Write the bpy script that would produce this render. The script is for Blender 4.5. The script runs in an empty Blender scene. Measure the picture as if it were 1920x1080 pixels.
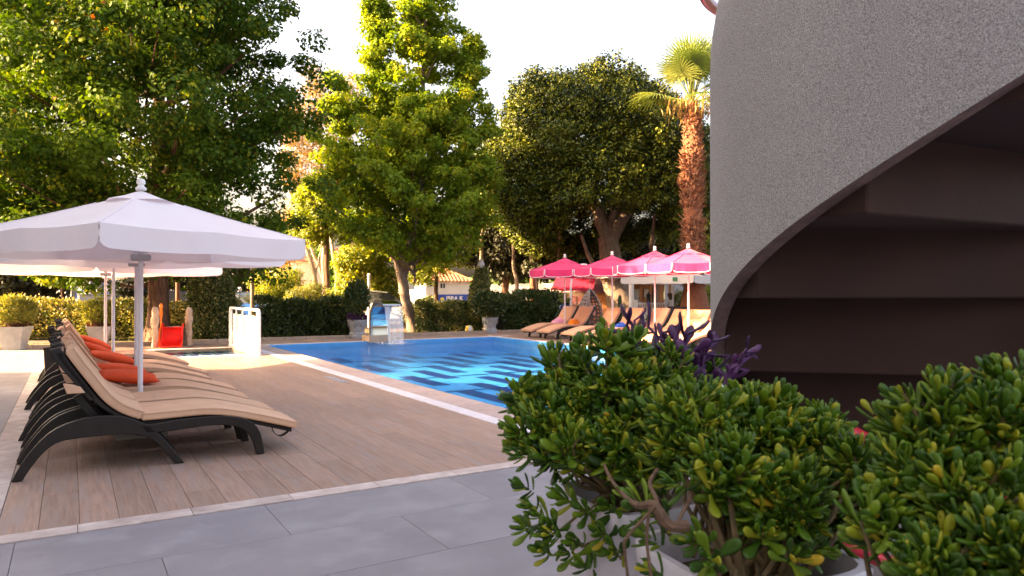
import bpy, bmesh, math, random
import numpy as np
from mathutils import Vector, Matrix
R = math.radians
random.seed(7); rng = np.random.default_rng(7)
sc = bpy.context.scene; col = sc.collection

# ------------------------------------------------------------------ camera, sky, sun, exposure
YAW, FPX, CH = 31.7, 1340.0, 1.35
CA, SA = math.cos(R(YAW)), math.sin(R(YAW))
cam = bpy.data.cameras.new("camera"); camo = bpy.data.objects.new("camera", cam); col.objects.link(camo)
camo.location = (0, 0, CH); camo.rotation_euler = (R(90 + 0.43), 0, R(-YAW))
cam.sensor_width = 36; cam.lens = 36 * FPX / 1920; cam.clip_start = 0.05; cam.clip_end = 2000
cam.dof.use_dof = True; cam.dof.focus_distance = 5.0; cam.dof.aperture_fstop = 5.6
sc.camera = camo

def fr(lat, dep, z=0.0):                      # metres to the right of and ahead of the viewer -> world
    return Vector((CA * lat + SA * dep, -SA * lat + CA * dep, z))
def at(px, dep, z=0.0):                       # a sight line's column at a depth
    return fr((px - 960) / FPX * dep, dep, z)
def hz(py, dep): return CH - (py - 550) * dep / FPX

SUN_EL, SUN_DIR = 24.0, fr(-1.0, -0.16)       # where the sun stands, seen from above
sun_az = math.atan2(SUN_DIR.x, SUN_DIR.y)
w = bpy.data.worlds.new("World"); sc.world = w; w.use_nodes = True
nt = w.node_tree; nt.nodes.clear()
sky = nt.nodes.new("ShaderNodeTexSky"); sky.sky_type = 'NISHITA'; sky.sun_disc = False
sky.sun_elevation = R(SUN_EL); sky.sun_rotation = sun_az; sky.air_density = 1.0; sky.dust_density = 9.0; sky.ozone_density = 1.0
bg = nt.nodes.new("ShaderNodeBackground"); bg.inputs[1].default_value = 0.122
wo = nt.nodes.new("ShaderNodeOutputWorld")
nt.links.new(sky.outputs[0], bg.inputs[0]); nt.links.new(bg.outputs[0], wo.inputs[0])
sl = bpy.data.lights.new("sun", 'SUN'); sl.energy = 5.0; sl.angle = R(0.5); sl.color = (1.0, 0.74, 0.44)
so = bpy.data.objects.new("sun", sl); col.objects.link(so)
sv = Vector((SUN_DIR.x, SUN_DIR.y, 0)).normalized() * math.cos(R(SUN_EL)); sv.z = math.sin(R(SUN_EL))
so.rotation_euler = sv.to_track_quat('Z', 'Y').to_euler(); so.location = (0, 0, 30)
sc.view_settings.view_transform = 'Standard'; sc.view_settings.look = 'None'
sc.view_settings.exposure = 3.1; sc.view_settings.use_white_balance = True; sc.view_settings.white_balance_temperature = 8200; sc.view_settings.white_balance_tint = 18; sc.view_settings.gamma = 1.0
sc.cycles.max_bounces = 8; sc.cycles.transparent_max_bounces = 12

# ------------------------------------------------------------------ materials
MATS = {}
def _mat(name):
    m = bpy.data.materials.new(name); m.use_nodes = True; n = m.node_tree
    return m, n, n.nodes["Principled BSDF"], n.nodes["Material Output"]
def mat(name, c1, c2=None, scale=4.0, rough=0.7, bump=0.0, bscale=40.0, metal=0.0, transl=0.0, stretch=(1, 1, 1),
        per=0.0, spec=0.4, detail=6.0, coat=0.0, c3=None, s3=1.5, bdist=0.01):
    if name in MATS: return MATS[name]
    m, n, b, out = _mat(name); N, L = n.nodes, n.links
    tc = N.new("ShaderNodeTexCoord"); mp = N.new("ShaderNodeMapping"); mp.inputs["Scale"].default_value = stretch
    L.new(tc.outputs["Object"], mp.inputs[0]); vec = mp.outputs[0]
    oi = N.new("ShaderNodeObjectInfo")
    if per:
        ml = N.new("ShaderNodeMath"); ml.operation = 'MULTIPLY'; ml.inputs[1].default_value = 57.0; L.new(oi.outputs["Random"], ml.inputs[0])
        ad = N.new("ShaderNodeVectorMath"); ad.operation = 'ADD'; L.new(vec, ad.inputs[0]); L.new(ml.outputs[0], ad.inputs[1]); vec = ad.outputs[0]
    c2 = c2 or tuple(x * 0.85 for x in c1)
    ns = N.new("ShaderNodeTexNoise"); ns.inputs["Scale"].default_value = scale; ns.inputs["Detail"].default_value = detail; ns.inputs["Roughness"].default_value = 0.6
    L.new(vec, ns.inputs["Vector"])
    rp = N.new("ShaderNodeValToRGB"); rp.color_ramp.elements[0].position = 0.34; rp.color_ramp.elements[1].position = 0.66
    rp.color_ramp.elements[0].color = (*c2, 1); rp.color_ramp.elements[1].color = (*c1, 1); L.new(ns.outputs[0], rp.inputs[0])
    colr = rp.outputs[0]
    if c3:
        n3 = N.new("ShaderNodeTexNoise"); n3.inputs["Scale"].default_value = s3; n3.inputs["Detail"].default_value = 4; L.new(vec, n3.inputs["Vector"])
        r3 = N.new("ShaderNodeValToRGB"); r3.color_ramp.elements[0].position = 0.5; r3.color_ramp.elements[1].position = 0.68; L.new(n3.outputs[0], r3.inputs[0])
        mx = N.new("ShaderNodeMixRGB"); L.new(r3.outputs[0], mx.inputs[0]); L.new(colr, mx.inputs[1]); mx.inputs[2].default_value = (*c3, 1); colr = mx.outputs[0]
    if per:
        mr = N.new("ShaderNodeMapRange"); mr.inputs[3].default_value = 1 - per; mr.inputs[4].default_value = 1 + per; L.new(oi.outputs["Random"], mr.inputs[0])
        hs = N.new("ShaderNodeHueSaturation"); L.new(mr.outputs[0], hs.inputs["Value"]); L.new(colr, hs.inputs["Color"]); colr = hs.outputs[0]
    L.new(colr, b.inputs["Base Color"])
    b.inputs["Roughness"].default_value = rough; b.inputs["Metallic"].default_value = metal; b.inputs["Specular IOR Level"].default_value = spec
    if coat: b.inputs["Coat Weight"].default_value = coat; b.inputs["Coat Roughness"].default_value = 0.1
    if bump:
        nb = N.new("ShaderNodeTexNoise"); nb.inputs["Scale"].default_value = bscale; nb.inputs["Detail"].default_value = 5; L.new(vec, nb.inputs["Vector"])
        bp = N.new("ShaderNodeBump"); bp.inputs["Strength"].default_value = bump; bp.inputs["Distance"].default_value = bdist
        L.new(nb.outputs[0], bp.inputs["Height"]); L.new(bp.outputs[0], b.inputs["Normal"])
    if transl:
        tr = N.new("ShaderNodeBsdfTranslucent"); L.new(colr, tr.inputs[0]); ms = N.new("ShaderNodeMixShader"); ms.inputs[0].default_value = transl
        L.new(b.outputs[0], ms.inputs[1]); L.new(tr.outputs[0], ms.inputs[2]); L.new(ms.outputs[0], out.inputs[0])
    MATS[name] = m; return m
def sheen(m, wt, rg_=0.5):
    b = m.node_tree.nodes["Principled BSDF"]; b.inputs["Sheen Weight"].default_value = wt; b.inputs["Sheen Roughness"].default_value = rg_; return m
def leafmat(name, cols, rough=0.45, transl=0.35, spec=0.4, tboost=(1.5, 1.35, 0.6)):
    """cols: list of (pos, rgb) picked per leaf"""
    if name in MATS: return MATS[name]
    m, n, b, out = _mat(name); N, L = n.nodes, n.links
    a = N.new("ShaderNodeAttribute"); a.attribute_name = "rnd"; oi = N.new("ShaderNodeObjectInfo")
    ad = N.new("ShaderNodeMath"); ad.operation = 'ADD'; L.new(a.outputs["Fac"], ad.inputs[0]); L.new(oi.outputs["Random"], ad.inputs[1])
    fc = N.new("ShaderNodeMath"); fc.operation = 'FRACT'; L.new(ad.outputs[0], fc.inputs[0])
    rp = N.new("ShaderNodeValToRGB"); e = rp.color_ramp.elements
    while len(e) < len(cols): e.new(0.5)
    for k, (p, c) in enumerate(cols): e[k].position = p; e[k].color = (*c, 1)
    L.new(fc.outputs[0], rp.inputs[0]); L.new(rp.outputs[0], b.inputs["Base Color"])
    b.inputs["Roughness"].default_value = rough; b.inputs["Specular IOR Level"].default_value = spec
    mu = N.new("ShaderNodeMixRGB"); mu.blend_type = 'MULTIPLY'; mu.inputs[0].default_value = 1; L.new(rp.outputs[0], mu.inputs[1]); mu.inputs[2].default_value = (*tboost, 1)
    tr = N.new("ShaderNodeBsdfTranslucent"); L.new(mu.outputs[0], tr.inputs[0]); ms = N.new("ShaderNodeMixShader"); ms.inputs[0].default_value = transl
    L.new(b.outputs[0], ms.inputs[1]); L.new(tr.outputs[0], ms.inputs[2]); L.new(ms.outputs[0], out.inputs[0])
    MATS[name] = m; return m

# ------------------------------------------------------------------ object helpers
def tag(o, label=None, cat=None, group=None, kind=None):
    if label: o["label"] = label
    if cat: o["category"] = cat
    if group: o["group"] = group
    if kind: o["kind"] = kind
    return o
def thing(name, label, cat, loc=(0, 0, 0), rz=0.0, group=None):
    o = bpy.data.objects.new(name, None); col.objects.link(o); o.location = loc; o.rotation_euler = (0, 0, rz); o.empty_display_size = 0.1
    return tag(o, label, cat, group)
def kids(o): return [c for c in bpy.data.objects if c.parent == o]
def copy_tree(o, parent=None):
    c = o.copy(); col.objects.link(c); c.parent = parent
    for ch in CH_MAP.get(o.name, []): copy_tree(ch, c)
    return c
CH_MAP = {}
class MB:
    def __init__(s): s.v = []; s.f = []; s.m = []
    def add(s, vs, fs, mi=0):
        b = len(s.v); s.v += [tuple(p) for p in vs]; s.f += [tuple(i + b for i in f) for f in fs]; s.m += [mi] * len(fs); return s
    def box(s, x0, x1, y0, y1, z0, z1, mi=0, T=None):
        vs = [(x, y, z) for z in (z0, z1) for y in (y0, y1) for x in (x0, x1)]
        if T: vs = [T @ Vector(p) for p in vs]
        return s.add(vs, [(0, 2, 3, 1), (4, 5, 7, 6), (0, 1, 5, 4), (2, 6, 7, 3), (0, 4, 6, 2), (1, 3, 7, 5)], mi)
    def tube(s, pts, rad, n=8, mi=0, cap=True, sq=None):
        pts = [Vector(p) for p in pts]; rs = rad if hasattr(rad, '__len__') else [rad] * len(pts)
        vs = []; up = None
        for i, p in enumerate(pts):
            t = (pts[min(i + 1, len(pts) - 1)] - pts[max(i - 1, 0)])
            t = t.normalized() if t.length > 1e-9 else Vector((0, 0, 1))
            if up is None:
                up = Vector((0, 0, 1)) if abs(t.z) < 0.9 else Vector((1, 0, 0))
            a = t.cross(up)
            a = a.normalized() if a.length > 1e-6 else t.orthogonal().normalized()
            b = a.cross(t).normalized(); up = b
            for k in range(n):
                th = 2 * math.pi * k / n
                vs.append(p + (a * math.cos(th) + b * math.sin(th)) * rs[i])
        fs = [(i * n + k, i * n + (k + 1) % n, (i + 1) * n + (k + 1) % n, (i + 1) * n + k) for i in range(len(pts) - 1) for k in range(n)]
        if cap: fs += [tuple(range(n))[::-1], tuple((len(pts) - 1) * n + k for k in range(n))]
        return s.add(vs, fs, mi)
    def lathe(s, prof, n=16, c=(0, 0, 0), mi=0, wob=None, sq=0.0, cap=True):
        vs = []
        for r, z in prof:
            for k in range(n):
                th = 2 * math.pi * k / n
                q = 1.0
                if sq: q = 1 + sq * (1 / max(abs(math.cos(th)), abs(math.sin(th))) - 1)
                rr = r * q * (wob(th, z) if wob else 1)
                vs.append((c[0] + rr * math.cos(th), c[1] + rr * math.sin(th), c[2] + z))
        fs = [(i * n + k, i * n + (k + 1) % n, (i + 1) * n + (k + 1) % n, (i + 1) * n + k) for i in range(len(prof) - 1) for k in range(n)]
        if cap: fs += [tuple(range(n))[::-1], tuple((len(prof) - 1) * n + k for k in range(n))]
        return s.add(vs, fs, mi)
    def strip(s, A, B, y0, y1, mi=0):
        """solid between polylines A and B (x,z), extruded y0..y1"""
        n = len(A); vs = []
        for y in (y0, y1):
            vs += [(x, y, z) for x, z in A] + [(x, y, z) for x, z in B]
        m = 2 * n; fs = []
        for i in range(n - 1):
            fs += [(i, n + i, n + i + 1, i + 1), (m + i, m + i + 1, m + n + i + 1, m + n + i), (i, i + 1, m + i + 1, m + i), (n + i, m + n + i, m + n + i + 1, n + i + 1)]
        fs += [(0, m, m + n, n), (n - 1, 2 * n - 1, m + 2 * n - 1, m + n - 1)]
        return s.add(vs, fs, mi)
    def build(s, name, mats, parent=None, smooth=False, bevel=0, seg=2, loc=None, sub=0):
        me = bpy.data.meshes.new(name); me.from_pydata(s.v, [], s.f)
        for m in (mats if isinstance(mats, (list, tuple)) else [mats]): me.materials.append(m)
        if any(s.m): me.polygons.foreach_set("material_index", s.m)
        if smooth:
            me.polygons.foreach_set("use_smooth", [True] * len(s.f))
        me.update()
        bm = bmesh.new(); bm.from_mesh(me); bmesh.ops.recalc_face_normals(bm, faces=bm.faces)
        if bevel: bmesh.ops.bevel(bm, geom=[e for e in bm.edges if len(e.link_faces) == 2 and e.calc_face_angle(0) > 0.6], offset=bevel, segments=seg, affect='EDGES', clamp_overlap=True)
        bm.to_mesh(me); bm.free()
        o = link(name, me, parent)
        if smooth and not sub:
            try: me.set_sharp_from_angle(angle=R(40))
            except Exception: pass
        if sub:
            md = o.modifiers.new("s", 'SUBSURF'); md.levels = sub; md.render_levels = sub
        if loc: o.location = loc
        return o
def link(name, me, parent=None):
    o = bpy.data.objects.new(name, me); col.objects.link(o)
    if parent: o.parent = parent; CH_MAP.setdefault(parent.name, []).append(o)
    return o
def rs(pts, n):
    """smooth resample of a polyline (Catmull-Rom, by arc length)"""
    P = [Vector(p) for p in pts]; D = len(P[0])
    d = [0]
    for i in range(1, len(P)): d.append(d[-1] + (P[i] - P[i - 1]).length)
    out = []
    for k in range(n):
        t = d[-1] * k / (n - 1); i = 0
        while i < len(P) - 2 and d[i + 1] < t: i += 1
        u = (t - d[i]) / max(1e-9, d[i + 1] - d[i])
        p0, p1, p2, p3 = P[max(i - 1, 0)], P[i], P[i + 1], P[min(i + 2, len(P) - 1)]
        out.append(tuple(0.5 * ((2 * p1[j]) + (-p0[j] + p2[j]) * u + (2 * p0[j] - 5 * p1[j] + 4 * p2[j] - p3[j]) * u * u + (-p0[j] + 3 * p1[j] - 3 * p2[j] + p3[j]) * u ** 3) for j in range(D)))
    return out
# leaves: N small folded blades (two triangles each or a lobed five-sided one)
def leaves(name, P, size, m, parent=None, dirs=None, aspect=0.55, lobed=False, rnd=None, droop=0.0, loc=None, flat=0.0, nrm=None, nz=0.42):
    P = np.asarray(P, float); n = len(P)
    a = rng.normal(size=(n, 3))
    if dirs is not None: a = a * 0.55 + dirs
    a[:, 2] -= droop
    a /= np.linalg.norm(a, axis=1)[:, None]
    b = rng.normal(size=(n, 3)); 
    if flat: b[:, 2] *= (1 - flat)
    b -= (b * a).sum(1)[:, None] * a; b /= np.linalg.norm(b, axis=1)[:, None]
    c = np.cross(a, b)
    if nrm is not None:
        c = np.asarray(nrm, float) + np.array([0, 0, 0.55]) + rng.normal(size=(n, 3)) * nz; c /= np.linalg.norm(c, axis=1)[:, None]
        a = a - (a * c).sum(1)[:, None] * c; a /= np.linalg.norm(a, axis=1)[:, None]; b = np.cross(c, a)
    s = (np.asarray(size) * np.ones(n) * rng.uniform(0.65, 1.3, n))[:, None]
    if lobed:
        tmpl = [(0, 0, 0), (0.15, 0.5, 0.08), (0.45, 0.28, 0.03), (0.62, 0.52, 0.06), (1.0, 0, -0.05), (0.62, -0.52, 0.06), (0.45, -0.28, 0.03), (0.15, -0.5, 0.08)]
        tri = [(0, 1, 2), (0, 2, 4), (2, 3, 4), (0, 4, 6), (4, 5, 6), (0, 6, 7)]
    else:
        aspect = 0.85 if m.name.startswith(('maple', 'young')) else aspect; tmpl = [(0, 0, 0), (0.5, aspect * 0.5, 0.1), (1, 0, 0), (0.5, -aspect * 0.5, 0.1)]; tri = [(0, 2, 1), (0, 3, 2)]
    V = np.stack([P + s * (t[0] * a + t[1] * b + t[2] * c) for t in tmpl], 1).reshape(-1, 3)
    k = len(tmpl); F = (np.arange(n)[:, None, None] * k + np.array(tri)[None]).reshape(-1, 3)
    me = bpy.data.meshes.new(name); me.vertices.add(len(V)); me.vertices.foreach_set("co", V.ravel().astype(np.float32))
    me.loops.add(F.size); me.loops.foreach_set("vertex_index", F.ravel().astype(np.int32))
    me.polygons.add(len(F)); me.polygons.foreach_set("loop_start", np.arange(0, F.size, 3, dtype=np.int32))
    me.update(calc_edges=True); me.materials.append(m)
    r = rng.uniform(size=n) if rnd is None else rnd
    at_ = me.attributes.new("rnd", 'FLOAT', 'POINT'); at_.data.foreach_set("value", np.repeat(r, k).astype(np.float32))
    o = link(name, me, parent)
    if loc is not None: o.location = loc
    return o
def clumps(C, r, n):
    """n points round each clump centre; also a colour number that drifts from clump to clump"""
    C = np.asarray(C, float); k = len(C); r = np.ones(k) * r
    d = rng.normal(size=(k, n, 3)); d /= np.linalg.norm(d, axis=2)[:, :, None]
    rad = rng.uniform(0.25, 1, (k, n, 1)) ** 0.6
    off = d * rad * r[:, None, None] * np.array([1, 1, 0.62])
    P = (C[:, None] + off).reshape(-1, 3)
    tone = (rng.uniform(size=(k, 1)) * 0.6 + rng.uniform(size=(k, n)) * 0.4).ravel()
    return P, d.reshape(-1, 3), np.clip(tone, 0.001, 0.998)
def sph(n):
    d = rng.normal(size=(n, 3)); return d / np.linalg.norm(d, axis=1)[:, None]

# colours / materials used in many places
BARK = mat("bark", (0.15, 0.075, 0.045), (0.05, 0.026, 0.018), 14, 0.9, 1.0, 22, stretch=(1, 1, 0.22), bdist=0.05)
BARK2 = mat("grey_bark", (0.25, 0.19, 0.15), (0.13, 0.09, 0.07), 9, 0.9, 0.8, 25, stretch=(1, 1, 0.5), bdist=0.03)
PALEB = mat("pale_bark", (0.55, 0.42, 0.30), (0.34, 0.24, 0.17), 4, 0.8, 0.3, 10, stretch=(1, 1, 0.3))
MAPLE = leafmat("maple_leaf", [(0, (0.022, 0.062, 0.007)), (0.5, (0.055, 0.118, 0.010)), (0.9, (0.14, 0.20, 0.015)), (0.998, (0.17, 0.20, 0.02)), (1.0, (0.30, 0.08, 0.02))], 0.65, 0.3, 0.15)
MAPLE2 = leafmat("young_maple_leaf", [(0, (0.075, 0.15, 0.016)), (0.5, (0.14, 0.23, 0.02)), (0.9, (0.25, 0.30, 0.026)), (0.992, (0.30, 0.28, 0.03)), (1.0, (0.36, 0.12, 0.03))], 0.65, 0.42, 0.15)
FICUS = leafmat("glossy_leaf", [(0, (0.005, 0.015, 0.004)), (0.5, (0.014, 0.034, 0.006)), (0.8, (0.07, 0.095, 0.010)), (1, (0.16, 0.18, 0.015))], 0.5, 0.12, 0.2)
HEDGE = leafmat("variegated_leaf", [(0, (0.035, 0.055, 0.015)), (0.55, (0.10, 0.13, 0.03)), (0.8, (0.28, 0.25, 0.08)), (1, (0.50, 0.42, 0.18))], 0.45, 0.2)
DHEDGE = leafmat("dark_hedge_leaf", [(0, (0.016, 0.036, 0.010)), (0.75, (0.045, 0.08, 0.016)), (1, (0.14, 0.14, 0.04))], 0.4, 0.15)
YELLOW = leafmat("yellow_green_leaf", [(0, (0.09, 0.15, 0.02)), (0.6, (0.18, 0.23, 0.03)), (1, (0.33, 0.30, 0.04))], 0.5, 0.5)
OCHRE = leafmat("ochre_leaf", [(0, (0.16, 0.13, 0.05)), (0.6, (0.32, 0.21, 0.08)), (1, (0.44, 0.27, 0.1))], 0.6, 0.4)
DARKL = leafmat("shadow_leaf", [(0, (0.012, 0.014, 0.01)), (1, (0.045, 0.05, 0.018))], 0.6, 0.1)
PALML = leafmat("palm_leaf", [(0, (0.08, 0.14, 0.03)), (1, (0.22, 0.25, 0.06))], 0.45, 0.3)
POTL = leafmat("pot_leaf", [(0, (0.08, 0.11, 0.02)), (1, (0.24, 0.24, 0.05))], 0.5, 0.35)
PURPL = leafmat("purple_leaf", [(0, (0.03, 0.008, 0.04)), (1, (0.10, 0.03, 0.12))], 0.45, 0.15, tboost=(1.2, 0.8, 1.2))
MAROON = leafmat("maroon_leaf", [(0, (0.06, 0.02, 0.02)), (1, (0.22, 0.09, 0.06))], 0.5, 0.2)
CORE = mat("shade_core", (0.012, 0.012, 0.008), rough=1.0)  # near-black solid core, paints the shade inside hedges and bushes
WHITEP = mat("white_paint", (0.80, 0.78, 0.76), (0.74, 0.72, 0.71), 3, 0.5)
WMETAL = mat("white_metal", (0.72, 0.70, 0.74), (0.66, 0.64, 0.68), 3, 0.35, spec=0.5)
STEEL = mat("polished_steel", (0.62, 0.62, 0.63), (0.58, 0.58, 0.6), 3, 0.09, metal=1.0, bump=0.05, bscale=3)
RATTAN = mat("dark_resin", (0.020, 0.014, 0.012), (0.012, 0.009, 0.008), 10, 0.42, 0.2, 80, spec=0.35)
BEIGE = mat("beige_canvas", (0.70, 0.42, 0.27), (0.62, 0.36, 0.23), 5, 0.85, 0.35, 9, bdist=0.02, per=0.05)
WCANVAS = mat("white_canvas", (0.93, 0.87, 0.90), (0.90, 0.84, 0.87), 2, 0.8, 0.45, 3.5, transl=0.30, bdist=0.03)
PINK = mat("pink_canvas", (0.80, 0.035, 0.17), (0.72, 0.03, 0.15), 2, 0.75, 0.1, 6, transl=0.25, bdist=0.02)
sheen(PINK, 0.15)
PIPING = mat("white_piping", (0.85, 0.8, 0.82), rough=0.7)
ORANGE = mat("orange_fabric", (0.75, 0.075, 0.015), (0.64, 0.06, 0.015), 5, 0.8, 0.5, 9, bdist=0.03)
CERAM = mat("grey_planter", (0.34, 0.35, 0.36), (0.26, 0.27, 0.28), 6, 0.75, 0.3, 20)
TERRA = mat("roof_tile", (0.50, 0.21, 0.11), (0.34, 0.13, 0.075), 8, 0.85, 0.3, 30, per=0.15)
STUCCO = mat("white_stucco", (0.80, 0.74, 0.68), (0.74, 0.68, 0.63), 2, 0.9, 0.2, 30)
CREAM = mat("cream_stucco", (0.68, 0.55, 0.40), (0.6, 0.48, 0.35), 2, 0.9, 0.2, 30)
DGLASS = mat("dark_glass", (0.03, 0.035, 0.045), rough=0.15, spec=0.6)

# ------------------------------------------------------------------ ground, deck, pool
SOIL = mat("soil", (0.10, 0.062, 0.04), (0.06, 0.04, 0.028), 6, 0.95, 0.6, 30, c3=(0.06, 0.075, 0.02), s3=0.8)
ASPH = mat("asphalt", (0.07, 0.068, 0.066), (0.055, 0.053, 0.052), 3, 0.9, 0.3, 60)
GR0, GX0, GX1, GY0, GY1 = -0.05, -0.56, 11.35, 4.70, 19.32
g = MB()
def rect(m, x0, x1, y0, y1, z, mi=0): m.add([(x0, y0, z), (x1, y0, z), (x1, y1, z), (x0, y1, z)], [(0, 1, 2, 3)], mi)
B_ = 900
rect(g, -B_, B_, -B_, 5.0, GR0); rect(g, -B_, B_, GY1 + 0.2, B_, GR0); rect(g, -B_, 1.2, 5.0, GY1 + 0.2, GR0); rect(g, 11.6, B_, 5.0, GY1 + 0.2, GR0)
tag(g.build("ground", SOIL), kind="structure")
road = MB(); o_ = [at(-700, 36), at(2600, 36), at(2600, 60), at(-700, 60)]
road.add([(p.x, p.y, -0.03) for p in o_], [(0, 1, 2, 3)]); tag(road.build("road", ASPH), kind="structure")

PLANK = mat("wood_tile", (0.40, 0.255, 0.19), (0.29, 0.18, 0.135), 4.0, 0.62, 0.25, 30, stretch=(14, 0.8, 1), per=0.09, bdist=0.004, c3=(0.32, 0.235, 0.20), s3=1.6, spec=0.3)
GROUT = mat("grout", (0.20, 0.14, 0.11), rough=0.95)
GTILE = mat("grey_tile", (0.252, 0.234, 0.250), (0.206, 0.190, 0.206), 2.4, 0.55, 0.08, 30, per=0.03, c3=(0.276, 0.258, 0.274), s3=3.5, bdist=0.004)
GGROUT = mat("grey_grout", (0.13, 0.125, 0.13), rough=0.95)
TRAV = mat("travertine", (0.56, 0.45, 0.41), (0.42, 0.32, 0.28), 7, 0.6, 0.3, 30, per=0.08, c3=(0.64, 0.55, 0.50), s3=6, bdist=0.004)
COPW = mat("white_coping", (0.72, 0.66, 0.68), (0.62, 0.56, 0.58), 7, 0.55, 0.1, 20, per=0.04)
COPP = mat("pink_coping", (0.50, 0.37, 0.33), (0.40, 0.29, 0.255), 14, 0.65, 0.3, 60, per=0.07, bdist=0.004)

# plank material for far deck: same look with joints drawn by a brick pattern where the pieces are too small to see
def brickmat(name, ca, cb, mortar, bw, rh, ms=0.006, rough=0.65, rot=0.0, scale=1.0):
    m, n, b, out = _mat(name); N, L = n.nodes, n.links
    tc = N.new("ShaderNodeTexCoord"); mp = N.new("ShaderNodeMapping"); mp.inputs["Rotation"].default_value = (0, 0, rot); L.new(tc.outputs["Object"], mp.inputs[0])
    br = N.new("ShaderNodeTexBrick"); L.new(mp.outputs[0], br.inputs[0]); br.inputs["Scale"].default_value = scale
    br.inputs["Color1"].default_value = (*ca, 1); br.inputs["Color2"].default_value = (*cb, 1); br.inputs["Mortar"].default_value = (*mortar, 1)
    br.inputs["Mortar Size"].default_value = ms; br.inputs["Brick Width"].default_value = bw; br.inputs["Row Height"].default_value = rh; br.inputs["Mortar Smooth"].default_value = 0.1
    ns = N.new("ShaderNodeTexNoise"); ns.inputs["Scale"].default_value = 5; ns.inputs["Detail"].default_value = 6; L.new(tc.outputs["Object"], ns.inputs["Vector"])
    mr = N.new("ShaderNodeMapRange"); mr.inputs[3].default_value = 0.8; mr.inputs[4].default_value = 1.2; L.new(ns.outputs[0], mr.inputs[0])
    hs = N.new("ShaderNodeHueSaturation"); L.new(mr.outputs[0], hs.inputs["Value"]); L.new(br.outputs[0], hs.inputs["Color"]); L.new(hs.outputs[0], b.inputs["Base Color"])
    b.inputs["Roughness"].default_value = rough
    return m
FDECK = brickmat("far_deck", (0.37, 0.245, 0.18), (0.31, 0.20, 0.15), (0.12, 0.085, 0.07), 1.2, 0.2, rot=R(90))
FTILE = brickmat("far_tile", (0.27, 0.265, 0.295), (0.25, 0.245, 0.275), (0.15, 0.145, 0.15), 1.3, 0.66)

def slab(name, rects, z0, z1, m, parent=None):
    g = MB()
    for (x0, x1, y0, y1) in rects: g.box(x0, x1, y0, y1, z0, z1)
    o = g.build(name, m, parent); return o
piece_meshes = {}
def piece(name, w_, l_, t, m, parent, x, y, z, bev=0.0025):
    key = (name, round(w_, 3), round(l_, 3))
    if key not in piece_meshes:
        g = MB(); g.box(-w_ / 2, w_ / 2, -l_ / 2, l_ / 2, -t, 0); o = g.build(name, m, parent, bevel=bev, seg=1); piece_meshes[key] = o.data
    else: o = link(name, piece_meshes[key], parent)
    o.location = (x, y, z + random.uniform(-0.0006, 0.0006)); return o

deck = tag(slab("pool_deck", [(-0.339, 3.70, 4.87, 16.0)], -0.06, -0.004, GROUT), kind="structure")
DX0, DX1, DY0, DY1 = -0.355, 3.705, 4.865, 16.0
ncol = 20; pw = (DX1 - DX0) / ncol
for i in range(ncol):
    y = DY0; first = True
    x = DX0 + (i + 0.5) * pw
    L0 = [1.2, 0.8, 0.4][i % 3]
    while y < DY1 - 0.05:
        l_ = L0 if first else 1.2; first = False
        l_ = min(l_, DY1 - y)
        piece("plank", pw - 0.0018, l_ - 0.0018, 0.012, PLANK, deck, x, y + l_ / 2, 0.008)
        y += l_
tag(slab("far_deck", [(-0.35, 1.20, 16.0, 19.35), (-0.35, 11.3, 19.5, 20.75), (11.5, 17.5, 5.0, 20.75), (1.2, 3.70, 16.0, 16.28)], -0.06, 0.004, FDECK), kind="structure")

pave = tag(slab("paving", [(-3.2, 4.6, 0.4, 4.68), (-3.2, -0.57, 4.68, 20.7)], -0.06, -0.004, GGROUT), kind="structure")
TW, TL = 1.3, 0.655
row = 0; y = 4.69
while y > 0.6:
    x = -3.2 - (0.65 if row % 2 else 0) + 0.35
    while x < 4.5:
        piece("tile", TW - 0.0025, TL - 0.0025, 0.012, GTILE, pave, x + TW / 2, y - TL / 2, 0.006, 0.0015); x += TW
    y -= TL; row += 1
y = 4.70
while y < 20.4:
    for x in (-0.561 - TL, -0.561 - 2 * TL, -0.561 - 3 * TL): piece("tile", TL - 0.004, TW - 0.004, 0.012, GTILE, pave, x + TL / 2, y + TW / 2 + (0.3 if x < -1.5 else 0), 0.006, 0.0015)
    y += TW
tag(slab("far_paving", [(-30, -3.22, -2, 20.7), (-3.2, 4.6, -6, 0.39), (4.62, 11, -6, 4.6), (-30, -3.22, -6, -2)], -0.06, 0.0, FTILE), kind="structure")

border = tag(slab("stone_border", [(-0.56, 3.9, 4.70, 4.86), (-0.56, -0.34, 4.86, 20.7)], -0.06, -0.002, GGROUT), kind="structure")
x = -0.56
while x < 3.85:
    piece("border_stone", 0.60 - 0.003, 0.150, 0.012, TRAV, border, x + 0.3, 4.78, 0.011); x += 0.60
y = 4.87
while y < 20.5:
    piece("border_stone", 0.200, 0.597, 0.012, TRAV, border, -0.458, y + 0.3, 0.011); y += 0.60

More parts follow.
